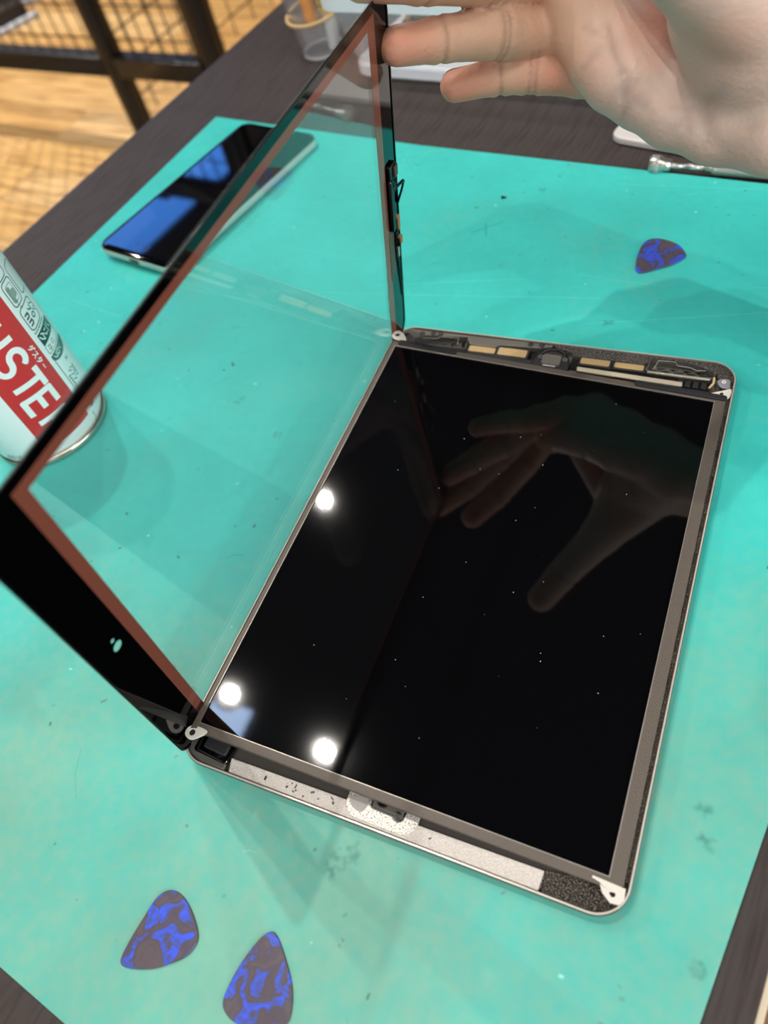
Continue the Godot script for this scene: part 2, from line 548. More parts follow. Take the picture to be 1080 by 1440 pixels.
# ================================================================ table and mat
func build_table():
	var t := thing("work_table", "dark brown wood-grain workbench top carrying the green mat and tools", "table", G(-149, 290, -2), GRID_TURN)
	var top := mk("dark_wood", Color(0.26, 0.23, 0.22), 0.62, 0.0, 0.35)
	top.albedo_texture = noise_tex(noise(0.02, 8, 5), 512, ramp([[0.0, Color(0.72, 0.68, 0.66)], [0.5, Color(0.95, 0.94, 0.93)], [1.0, Color(1, 1, 1)]]))
	top.uv1_triplanar = true
	top.uv1_scale = Vector3(30, 5, 2.2)
	var m := MB.new()
	m.box(Vector3(0, 0, -14), Vector3(586, 1240, 28), 0.8)
	part("tabletop", m, top, t)
	m = MB.new()
	m.box(Vector3(294.2, 0, -14), Vector3(2.2, 1240, 27), 0.6)
	part("edge_band", m, mk("lit_edge_band", Color(0.78, 0.72, 0.62), 0.35), t, "pale edge strip with the lit chamfer in its colour")  # pale colour stands in for light caught on the chamfer
	m = MB.new()
	m.box(Vector3(-294.2, 0, -14), Vector3(2.2, 1240, 27), 0.6)
	part("edge_band", m, mk("dark_edge_band", Color(0.2, 0.18, 0.18), 0.4), t)
	var steel := mk("black_steel", Color(0.07, 0.07, 0.07), 0.45, 0.4)
	for s in [[-1, -1], [1, -1], [1, 1], [-1, 1]]:
		m = MB.new()
		m.box(Vector3(s[0] * 255, s[1] * 580, -371), Vector3(40, 40, 686), 2)
		part("leg", m, steel, t)
	m = MB.new()
	for s in [-1, 1]:
		m.box(Vector3(s * 255, 0, -50), Vector3(30, 1110, 40), 2)
		m.box(Vector3(0, s * 580, -50), Vector3(460, 30, 40), 2)
	part("frame_rail", m, steel, t)

	# the mat, with its wear and a near-side sheen printed on: smudges, flecks, cuts
	var n := 1536
	var k := 600.0
	var im := Image.create(n, n, false, Image.FORMAT_RGB8)
	var f1 := noise(0.006, 3, 5)
	var f2 := noise(0.05, 4, 3)
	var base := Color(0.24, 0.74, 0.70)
	var faded_sheen := Color(0.52, 0.66, 0.57)
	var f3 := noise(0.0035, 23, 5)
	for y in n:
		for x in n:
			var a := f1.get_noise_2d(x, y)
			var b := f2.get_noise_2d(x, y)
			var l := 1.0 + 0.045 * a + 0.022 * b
			var worn := clampf(0.65 * smoothstep(0.52, 0.84, float(y) / n + 0.3 * float(x) / n - 0.16) + 0.3 * f3.get_noise_2d(x, y) - 0.05 + 0.2 * b, 0.0, 0.75)  # real wear, plus the sheen along the near side painted in
			var cc := base.lerp(faded_sheen, worn)
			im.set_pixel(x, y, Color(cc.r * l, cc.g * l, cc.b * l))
	var rng := RandomNumberGenerator.new()
	rng.seed = 21
	var q := n / k
	for i in 26:   # long light cuts
		var a := Vector2(rng.randf_range(0.1, 0.9), rng.randf_range(0.05, 0.5)) * n
		var d := Vector2.from_angle(rng.randf_range(-0.35, 0.25)) * rng.randf_range(40, 200) * q
		dab(im, PackedVector2Array([a, a + d * 0.5 + Vector2(0, rng.randf_range(-3, 3)), a + d]), rng.randf_range(0.5, 1.1), Color(0.55, 0.9, 0.83, rng.randf_range(0.2, 0.55)))
	for i in 60:   # short dark and light hair lines
		var a := Vector2(rng.randf(), rng.randf()) * n
		var d := Vector2.from_angle(rng.randf() * TAU) * rng.randf_range(3, 22) * q
		var bend := d.orthogonal() * rng.randf_range(-0.2, 0.2)
		var c := Color(0.13, 0.42, 0.38, rng.randf_range(0.15, 0.4)) if i % 2 else Color(0.6, 0.92, 0.85, 0.25)
		dab(im, PackedVector2Array([a, a + d * 0.5 + bend, a + d]), rng.randf_range(0.6, 1.4), c)
	for i in 420:  # specks and flecks
		var a := Vector2(rng.randf(), rng.randf()) * n
		var kind := rng.randi() % 5
		var c: Color = [Color(0.12, 0.25, 0.22, 0.6), Color(0.75, 0.95, 0.9, 0.7), Color(0.4, 0.3, 0.24, 0.45), Color(0.2, 0.5, 0.45, 0.4), Color(0.35, 0.42, 0.38, 0.4)][kind]
		dab(im, PackedVector2Array([a, a + Vector2(rng.randf_range(-1, 1), rng.randf_range(-1, 1)) * rng.randf_range(0.5, 5)]), rng.randf_range(0.8, 3.0), c, 0.9)
	for s in [[Vector2(-9, -138), 7.0], [Vector2(-6, -134), 5.0], [Vector2(-12, -141), 4.0], [Vector2(-112, -92), 3.0], [Vector2(-98, -98), 2.5], [Vector2(-125, 40), 4.0], [Vector2(-88, 8), 4.0], [Vector2(107, -90), 4.0], [Vector2(104, -80), 3.0], [Vector2(-160, 60), 4.5], [Vector2(-45, 262), 3.0], [Vector2(20, 150), 3.0], [Vector2(110, -128), 3.5]]:
		for j in 9:
			var c: Vector2 = s[0]
			var a := Vector2(c.x + 400, 250 - c.y + 100) * q
			a += Vector2(rng.randf_range(-1, 1), rng.randf_range(-1, 1)) * s[1] * q * 0.6
			dab(im, PackedVector2Array([a, a + Vector2.from_angle(rng.randf() * TAU) * rng.randf_range(1, 4)]), rng.randf_range(1.5, 4.0), Color(0.2, 0.42, 0.38, 0.22), 1.6)
	for l in [[Vector2(-76, 216), Vector2(-60, 228)], [Vector2(-70, 226), Vector2(-66, 214)]]:   # a pencilled cross
		dab(im, PackedVector2Array([Vector2(l[0].x + 400, 350 - l[0].y) * q, Vector2(l[1].x + 400, 350 - l[1].y) * q]), 1.6, Color(0.2, 0.5, 0.45, 0.6), 1.0)
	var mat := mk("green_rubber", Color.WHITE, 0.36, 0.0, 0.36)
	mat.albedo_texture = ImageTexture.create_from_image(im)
	mat.roughness_texture = noise_tex(noise(0.012, 17, 4), 512, ramp([[0.0, Color(0.75, 0.75, 0.75)], [1.0, Color(1, 1, 1)]]))
	mat.roughness = 0.5
	mat.heightmap_enabled = true
	mat.heightmap_texture = noise_tex(noise(0.03, 19, 4), 512)
	mat.heightmap_scale = 0.025
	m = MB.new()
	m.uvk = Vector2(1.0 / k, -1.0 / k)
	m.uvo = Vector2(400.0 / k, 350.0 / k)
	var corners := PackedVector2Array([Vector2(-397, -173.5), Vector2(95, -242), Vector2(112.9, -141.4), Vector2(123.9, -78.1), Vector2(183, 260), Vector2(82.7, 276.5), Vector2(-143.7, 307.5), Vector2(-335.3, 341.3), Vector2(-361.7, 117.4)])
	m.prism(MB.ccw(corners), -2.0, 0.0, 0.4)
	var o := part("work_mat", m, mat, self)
	tag(o, "worn teal green rubber work mat lying on the dark table", "mat")


# ================================================================ gridwall partition and the stand behind it
func build_partition():
	var black := mk("black_powder_coat", Color(0.085, 0.075, 0.07), 0.38, 0.2)
	var t := thing("grid_partition", "black steel partition of welded wire grid in square tube frames", "partition", G(-1740, 1290, -720), GRID_TURN)
	var m: MB
	# local: x along the first panel, y along the second, z from the floor
	for p in [[0.0, 0.0, 46.0], [352.0, 6.0, 60.0], [-1500.0, 0.0, 46.0]]:
		m = MB.new()
		m.box(Vector3(p[0], p[1], 800), Vector3(p[2], 42, 1600), 2)
		part("post", m, black, t)
	for z in [200.0, 1560.0]:
		m = MB.new()
		m.box(Vector3(-750, 0, z), Vector3(1452, 46, 52), 3)
		part("rail", m, black, t)
		m = MB.new()
		m.box(Vector3(175, 0, z), Vector3(300, 46, 52), 3)
		part("rail", m, black, t)
	m = MB.new()
	m.box(Vector3(2, 1500, 800), Vector3(42, 42, 1600), 2)
	part("post", m, black, t)
	var wire := func(length: float) -> Mesh:
		var w := MB.new()
		w.tube(PackedVector3Array([Vector3(0, 0, 0), Vector3(0, 0, length)]), 2.3, 6)
		w.st.generate_normals()
		return w.st.commit()
	var upright: Mesh = wire.call(1335.0)
	var tall: Mesh = wire.call(1520.0)
	var across: Mesh = wire.call(1830.0)
	var along: Mesh = wire.call(1480.0)
	for i in 35:
		var x := -1475.0 + i * 52.0
		if absf(x) < 24.0: continue
		part_mesh("wire", upright, black, t).position = V(Vector3(x, 4, 224))
	for i in 16:
		var o := part_mesh("wire", across, black, t)
		o.position = V(Vector3(-1490, 0, 264 + i * 80.0))
		o.rotation_degrees.z = -90
	for i in 14:
		part_mesh("wire", tall, black, t).position = V(Vector3(4, 75 + i * 100.0, 48))
	for i in 18:
		var o := part_mesh("wire", along, black, t)
		o.position = V(Vector3(0, 20, 100 + i * 80.0))
		o.rotation_degrees.x = -90
	# the dark foot of a display stand behind the partition
	var s := thing("display_stand", "dark grey display stand with flat steel feet behind the wire partition", "stand", G(-2930, 1936, -720), GRID_TURN)
	var grey := mk("grey_steel", Color(0.16, 0.14, 0.13), 0.45, 0.2)
	var pale := mk("pale_reflection", Color(0.78, 0.80, 0.84), 0.3)
	for b in [[-60.0, -215.0, 430.0], [-215.0, -60.0, 620.0]]:
		m = MB.new()
		m.box(Vector3(b[0], b[1], 35), Vector3(b[2], 78, 62), 3, 72)
		part("foot", m, grey, s)
	m = MB.new()
	m.box(Vector3(-150, -190, 330), Vector3(60, 60, 640), 3, 72)
	part("upright", m, grey, s)
	for b in [[0.0, -190.0, 400.0], [-125.0, -20.0, 420.0]]:  # pale strips painted in place of reflections beside the feet
		m = MB.new()
		m.box(Vector3(b[0], b[1], 12), Vector3(b[2], 26, 20), 2, 72)
		part("reflection_strip", m, pale, s, "pale strip standing in for a reflection")


# ================================================================ the opened tablet
func build_tablet():
	var t := thing("tablet_housing", "opened grey aluminium tablet body with exposed speakers and glue residue lying on the mat", "tablet", Vector3(0, 0, 0))
	var alu := mk("space_grey_aluminium", Color(0.44, 0.42, 0.40), 0.36, 0.6)
	var inside := mk("inner_aluminium", Color(0.42, 0.40, 0.37), 0.5, 0.55)
	var black := mk("black_plastic", Color(0.025, 0.025, 0.027), 0.35)
	var matt_black := mk("matt_black_tape", Color(0.10, 0.10, 0.105), 0.55)
	var glue := bumpy(mk("black_glue_residue", Color(0.62, 0.58, 0.53), 0.22, 0.0, 0.8), 0.05, 110.0, 0.16, 31, FastNoiseLite.TYPE_CELLULAR)
	var silver_glue := bumpy(mk("glue_on_aluminium", Color(0.66, 0.62, 0.57), 0.28, 0.1), 0.05, 150.0, 0.07, 33, FastNoiseLite.TYPE_CELLULAR)
	var gold := mk("pale_gold_shield", Color(0.78, 0.66, 0.47), 0.35, 0.35)
	var grey_plate := mk("speaker_grey", Color(0.38, 0.365, 0.34), 0.7, 0.0, 0.3)
	var white := mk("white_tab", Color(0.86, 0.83, 0.79), 0.4)
	for g in [[glue, 0.05, Color(0.10, 0.09, 0.08), Color(0.9, 0.88, 0.85)], [silver_glue, 0.045, Color(0.25, 0.23, 0.2), Color(1, 1, 1)]]:
		g[0].albedo_texture = noise_tex(noise(g[1], 51, 4), 256, ramp([[0.0, g[2]], [0.45, g[2]], [0.60, g[3]], [1.0, g[3]]]))  # on the black glue the pale flecks are lamp glints painted in
	var W := 174.1; var L := 250.6; var R := 12.0
	var o := MB.rrect(W, L, R, 12)
	var lip := MB.inset(o, 1.25)
	# shell: curved underside, wall, bright lip, inner wall, inner floor
	var m := MB.new()
	var loops := []
	for s in [[4.5, 0.3], [2.2, 0.75], [0.9, 1.6], [0.25, 2.7], [0.0, 3.8], [0.0, 5.4], [0.2, 5.85], [0.55, 6.0]]:
		loops.append(MB.at_z(MB.inset(o, s[0]), s[1]))
	m.loft(loops, true)
	m.cap(loops[0], false)
	part("shell", m, alu, t)
	m = MB.new()
	m.loft([MB.at_z(MB.inset(o, 0.55), 6.0), MB.at_z(MB.inset(o, 0.95), 6.0), MB.at_z(lip, 5.5), MB.at_z(lip, 1.8)])
	m.cap(MB.at_z(lip, 1.8), true)
	part("inner_tray", m, inside, t)
	m = MB.new()
	m.ring(MB.inset(o, 0.3), MB.inset(o, 0.95), 5.7, 6.08, 0.12)
	part("highlight_lip", m, mk("highlight_lip", Color(0.80, 0.76, 0.70), 0.3, 0.35), t, "bright lip ring with the highlight in its colour")  # pale ring puts the highlight along the lip into its colour
	# right-hand and left-hand glue rims
	m = MB.new()
	for k in 46:
		var y := -112.0 + k * 5.0
		m.prism(MB.rect(84.4 + 0.3 * sin(k * 2.3), y, 85.75, y + 4.9), 1.8, 4.0 + 0.35 * sin(k * 1.7), 0.25)
	part("glue_rim", m, silver_glue, t)
	m = MB.new()
	m.prism(MB.rect(-85.75, -112, -83.9, 100), 1.8, 4.9, 0.25)
	part("glue_rim", m, silver_glue, t)
	# ---- far strip (home button end)
	m = MB.new()
	m.prism(MB.ccw(PackedVector2Array([Vector2(-84, 113), Vector2(-84.6, 117), Vector2(-83, 121.5), Vector2(-79, 123.8), Vector2(-1, 124), Vector2(-2, 122.6), Vector2(-8, 120.5), Vector2(-28, 119.5), Vector2(-30, 117.3), Vector2(-44, 117.4), Vector2(-47, 122.5), Vector2(-70, 120), Vector2(-78, 115)])), 1.8, 5.3, 0.4)
	part("far_ledge", m, inside, t)
	m = MB.new()
	m.prism(MB.ccw(PackedVector2Array([Vector2(-1, 124.2), Vector2(1, 122.4), Vector2(9, 121), Vector2(12, 118.4), Vector2(29, 118.6), Vector2(46, 118.4), Vector2(47.5, 123), Vector2(62, 123), Vector2(72, 121), Vector2(78, 117.6), Vector2(80, 114.5), Vector2(85.6, 113.5), Vector2(85.6, 117), Vector2(83.5, 121), Vector2(78, 124), Vector2(74, 124.2)])), 1.8, 5.2, 0.4)
	part("far_glue_ledge", m, glue, t, "black crusted glue ledge")
	m = MB.new()
	m.prism(MB.smooth_poly(PackedVector2Array([Vector2(-79.5, 120.0), Vector2(-81.5, 118.5), Vector2(-82.5, 115.8), Vector2(-81.6, 115.2), Vector2(-80.4, 117.8)]), 3), 5.2, 5.5)
	part("corner_slot", m, black, t)
	for c in [Vector2(-72, 120.9), Vector2(-66.2, 122.3), Vector2(-62, 122.6), Vector2(-12.4, 122.4), Vector2(-6.6, 122.6)]:
		m = MB.new()
		m.ring(MB.circle(c, 1.35, 14), MB.circle(c, 0.7, 14), 5.2, 5.75, 0.1)
		part("screw_boss", m, matt_black, t)
	# speakers
	var spk := MB.smooth_poly(PackedVector2Array([Vector2(-76, 113.5), Vector2(-75, 117), Vector2(-67.6, 120.6), Vector2(-56, 121.6), Vector2(-47, 121.9), Vector2(-46, 121.2), Vector2(-45.2, 114.6), Vector2(-46, 113.8), Vector2(-60, 113.3)]), 4)
	m = MB.new()
	m.prism(spk, 1.8, 5.5, 0.3)
	var sl := part("speaker", m, grey_plate, t)
	m = MB.new()
	m.tube(PackedVector3Array([Vector3(-71, 117.6, 5.55), Vector3(-63, 118.2, 5.55), Vector3(-61, 120.2, 5.55), Vector3(-51, 120.5, 5.55), Vector3(-50.2, 115.6, 5.55)]), 0.16, 5)
	part("seam", m, mk("pale_seam", Color(0.62, 0.61, 0.58), 0.5), sl)
	spk = MB.smooth_poly(PackedVector2Array([Vector2(47, 114), Vector2(46.9, 118), Vector2(47.2, 122.6), Vector2(49, 122.9), Vector2(62, 122.6), Vector2(71, 120.6), Vector2(76.6, 117.4), Vector2(77.3, 115), Vector2(76, 114), Vector2(60, 113.8)]), 4)
	m = MB.new()
	m.prism(spk, 1.8, 5.6, 0.3)
	var sr := part("speaker", m, grey_plate, t)
	m = MB.new()
	m.tube(PackedVector3Array([Vector3(50, 115.3, 5.66), Vector3(51, 121.3, 5.66), Vector3(59, 121.6, 5.66), Vector3(60, 119.4, 5.66), Vector3(66, 119.0, 5.66), Vector3(69, 117.6, 5.66), Vector3(73, 118.3, 5.66)]), 0.17, 5)
	part("seam", m, mk("pale_seam", Color(0.62, 0.61, 0.58), 0.5), sr)
	m = MB.new()
	m.box(Vector3(61.5, 113.4, 4.9), Vector3(28.5, 0.8, 1.2), 0.2)
	part("bright_edge", m, mk("bright_edge", Color(0.8, 0.77, 0.7), 0.3, 0.5), sr)
	# shield cans: black surround, gold lids
	for g in [[-44.0, -28.9, 112.9, 117.0], [-28.2, -12.3, 112.9, 118.2], [14.4, 29.4, 113.8, 117.9], [30.9, 45.7, 114.0, 117.6]]:
		m = MB.new()
		m.prism(MB.rect(g[0] - 0.6, g[2] - 0.8, g[1] + 0.6, g[3] + 0.8), 1.8, 4.7, 0.2)
		var can := part("shield_can", m, matt_black, t)
		m = MB.new()
		m.prism(MB.place(MB.rrect(g[1] - g[0] - 0.8, g[3] - g[2] - 0.2, 0.8, 3), Vector2((g[0] + g[1]) / 2, (g[2] + g[3]) / 2)), 4.6, 5.1, 0.15)
		part("shield_lid", m, gold, can, "pale gold lid")
	m = MB.new()
	m.prism(MB.rect(-44.5, 108.5, -8.2, 112.1), 1.8, 5.0, 0.5)
	part("black_ledge", m, matt_black, t)
	# dark recesses
	for r in [[-12.0, -8.3, 109.5, 120.0], [9.8, 13.2, 111.5, 120.0]]:
		m = MB.new()
		m.prism(MB.rect(r[0], r[2], r[1], r[3]), 1.8, 2.4)
		part("recess", m, black, t)
	# home button bracket
	m = MB.new()
	m.prism(MB.smooth_poly(PackedVector2Array([Vector2(-8, 109), Vector2(-7.6, 116), Vector2(-5, 120.6), Vector2(0.5, 122.6), Vector2(6, 120.8), Vector2(9, 116), Vector2(9.3, 109), Vector2(0.5, 107.6)]), 4), 1.8, 4.6, 0.5)
	var hb := part("home_button_bracket", m, matt_black, t)
	m = MB.new()
	var arc := PackedVector3Array()
	for k in 13:
		var a := lerpf(0.25, PI - 0.25, k / 12.0)
		arc.append(Vector3(0.6 + cos(a) * 7.0, 114.6 + sin(a) * 6.4, 4.9))
	m.tube(arc, 0.7, 6)
	part("arch", m, black, hb)
	m = MB.new()
	m.prism(MB.place(MB.rrect(9.4, 7.0, 1.2, 3), Vector2(0.6, 113.2)), 4.4, 6.0, 0.5)
	part("pressure_plate", m, grey_plate, hb)
	m = MB.new()
	m.box(Vector3(0.4, 109.2, 5.2), Vector3(6.5, 0.7, 0.7), 0.2)
	part("contact_strip", m, mk("pale_contact", Color(0.75, 0.73, 0.7), 0.3, 0.5), hb)
	for s in [-5.2, 7.2]:
		m = MB.new()
		m.ring(MB.circle(Vector2(s, 114.8), 1.3, 14), MB.circle(Vector2(s, 114.8), 0.55, 14), 4.4, 5.5, 0.2)
		part("screw_boss", m, inside, hb)
	# antenna strip, connectors
	m = MB.new()
	m.prism(MB.ccw(PackedVector2Array([Vector2(14.2, 111.3), Vector2(14.6, 108.6), Vector2(25.6, 108.2), Vector2(62, 107.2), Vector2(64.4, 107.4), Vector2(64, 109.7), Vector2(40, 110.5)])), 4.4, 5.1, 0.2)
	part("antenna_strip", m, mk("cream_strip", Color(0.80, 0.75, 0.65), 0.35, 0.25), t, "cream coloured strip")
	m = MB.new()
	m.prism(MB.rect(14, 110.6, 62, 112.6), 1.8, 4.6, 0.3)
	part("black_ledge", m, black, t)
	m = MB.new()
	m.prism(MB.rect(64.2, 105.6, 76.5, 111.6), 1.8, 4.8, 0.4)
	var con := part("connector", m, black, t)
	for k in 3:
		m = MB.new()
		m.box(Vector3(66.5 + k * 3.6, 108.8, 5.0), Vector3(2.4, 3.6, 1.0), 0.25)
		part("socket", m, matt_black, con)
	m = MB.new()
	m.tube(PackedVector3Array([Vector3(77.3, 114.5, 5.4), Vector3(77.5, 111, 5.5), Vector3(76, 107.5, 5.5)]), 0.55, 6)
	part("cable_tail", m, mk("cream_cable", Color(0.78, 0.68, 0.5), 0.4), t)
	m = MB.new()
	m.prism(MB.smooth_poly(PackedVector2Array([Vector2(79, 112.2), Vector2(80.4, 114.2), Vector2(84, 114.3), Vector2(84.7, 111.5), Vector2(84.6, 108.8), Vector2(81.2, 109)]), 4), 5.0, 5.8, 0.2)
	var br := part("corner_bracket", m, mk("grey_bracket", Color(0.6, 0.6, 0.62), 0.35, 0.4), t)
	m = MB.new()
	m.ring(MB.circle(Vector2(81.8, 112.4), 1.0, 16), MB.circle(Vector2(81.8, 112.4), 0.45, 16), 5.6, 6.0, 0.1)
	part("screw_boss", m, white, br)
	# ---- near strip (camera end)
	m = MB.new()
	m.prism(MB.ccw(PackedVector2Array([Vector2(-64, -118.6), Vector2(-62.5, -123.9), Vector2(59.2, -123.9), Vector2(60, -117.4)])), 1.8, 4.9, 0.4)
	var bright := bumpy(mk("bright_glued_ledge", Color(0.89, 0.86, 0.83), 0.34, 0.05), 0.05, 110.0, 0.03, 35)
	bright.albedo_texture = noise_tex(noise(0.03, 52, 4), 256, ramp([[0.0, Color(0.86, 0.84, 0.82)], [0.42, Color(0.98, 0.97, 0.96)], [0.5, Color(0.80, 0.77, 0.74)], [0.56, Color(1, 1, 1)], [1.0, Color(0.92, 0.91, 0.9)]]))
	var ledge := part("near_ledge", m, bright, t, "bright aluminium ledge")
	for k in 12:
		m = MB.new()
		var spot: Vector2 = [Vector2(-36, -119.6), Vector2(-37.5, -121.4), Vector2(-34.2, -120.2), Vector2(-33.6, -121.5), Vector2(-34.4, -122.2), Vector2(-27, -120), Vector2(-24, -121.5), Vector2(-18, -121), Vector2(-19, -119.6), Vector2(-30, -122.5), Vector2(20, -120.6), Vector2(-47, -121.2)][k]
		m.prism(MB.place(MB.rrect(0.6 + 0.5 * ((k * 7) % 3), 0.5 + 0.25 * (k % 2), 0.2, 2), spot, k * 41.0), 4.85, 5.05)
		part("glue_crumb", m, black, ledge)
	m = MB.new()
	m.prism(MB.rect(-64, -118.6, 60, -110), 1.8, 2.8)
	part("slot_floor", m, mk("slot_grey", Color(0.30, 0.28, 0.26), 0.5, 0.3), t)
	m = MB.new()
	m.prism(MB.ccw(PackedVector2Array([Vector2(59.4, -117), Vector2(59.2, -122.6), Vector2(60.5, -124), Vector2(76, -124), Vector2(81, -122.5), Vector2(84.5, -119), Vector2(85.6, -114), Vector2(84, -113), Vector2(75, -114.5)])), 1.8, 5.0, 0.6)
	part("near_glue_patch", m, glue, t, "glossy crumpled black glue patch")
	m = MB.new()
	m.prism(MB.ccw(PackedVector2Array([Vector2(-66, -118), Vector2(-64.5, -123.9), Vector2(-77, -124), Vector2(-82, -122), Vector2(-85, -117), Vector2(-85.4, -110), Vector2(-81.5, -110), Vector2(-80.5, -117)])), 1.8, 4.8, 0.5)
	part("near_corner_ledge", m, inside, t)
	m = MB.new()
	m.prism(MB.place(MB.rrect(16.5, 8.6, 1.6, 4), Vector2(-72.6, -117.2), -4), 4.0, 5.1, 0.5)
	var mic := part("corner_module", m, mk("glossy_black", Color(0.012, 0.012, 0.013), 0.12), t)
	m = MB.new()
	m.prism(MB.place(MB.rrect(11, 5.0, 1.0, 4), Vector2(-71.6, -116.4), -4), 5.0, 6.0, 0.6)
	part("module_cap", m, matt_black, mic)
	m = MB.new()
	m.tube(PackedVector3Array([Vector3(-79.4, -114, 5.2), Vector3(-78.8, -120.2, 5.2), Vector3(-66, -121.2, 5.2)]), 0.5, 6)
	part("rubber_seal", m, black, mic)
	# camera
	m = MB.new()
	m.prism(MB.place(MB.rrect(28, 16, 5.5, 6), Vector2(0.4, -115.2)), 4.6, 5.15, 0.15)
	var speckled := mk("speckled_aluminium", Color(0.80, 0.78, 0.75), 0.35, 0.15)
	speckled.albedo_texture = noise_tex(noise(0.05, 57, 4), 256, ramp([[0.0, Color(1, 1, 1)], [0.66, Color(0.92, 0.91, 0.9)], [0.76, Color(0.35, 0.34, 0.33)], [1.0, Color(0.2, 0.2, 0.2)]]))
	speckled.uv1_triplanar = true
	speckled.uv1_scale = Vector3.ONE * 90.0
	var cp := part("camera_plate", m, speckled, t)
	m = MB.new()
	m.prism(MB.ccw(PackedVector2Array([Vector2(-4.4, -112.5), Vector2(-4.4, -117.3), Vector2(-3.6, -118.2), Vector2(4.6, -118.5), Vector2(5.8, -119.5), Vector2(7.6, -119.6), Vector2(9.2, -118.4), Vector2(9.5, -112.5)])), 4.5, 5.2, 0.2)
	part("gasket", m, black, cp)
	m = MB.new()
	m.prism(MB.ccw(PackedVector2Array([Vector2(-3.6, -112.5), Vector2(-3.6, -117), Vector2(-3, -117.5), Vector2(5, -117.8), Vector2(6.2, -118.7), Vector2(7.5, -118.7), Vector2(8.4, -117.8), Vector2(8.6, -112.5)])), 4.6, 6.4, 0.5)
	part("camera_housing", m, grey_plate, cp)
	m = MB.new()
	m.ring(MB.circle(Vector2(0.2, -114.6), 2.3, 24), MB.circle(Vector2(0.2, -114.6), 1.4, 24), 6.2, 7.0, 0.2)
	m.ring(MB.circle(Vector2(6.9, -117.4), 1.25, 18), MB.circle(Vector2(6.9, -117.4), 0.6, 18), 6.2, 7.0, 0.2)
	part("lens_ring", m, black, cp)
	m = MB.new()
	m.lathe(PackedVector2Array([Vector2(1.4, 6.4), Vector2(1.0, 6.75), Vector2(0.01, 6.9)]), Vector3(0.2, -114.6, 0), 20, true)
	part("lens", m, mk("lens_glass", Color(0.01, 0.01, 0.02), 0.03), cp)
	m = MB.new()
	m.prism(MB.smooth_poly(PackedVector2Array([Vector2(-12.4, -117.0), Vector2(-11, -119.6), Vector2(-7, -120.4), Vector2(-5.4, -118.2), Vector2(-5.6, -115.6), Vector2(-9, -115.2)]), 4), 4.9, 5.4, 0.1)
	part("foam_pad", m, mk("pad_grey", Color(0.62, 0.60, 0.58), 0.5), cp)
	build_display(t)


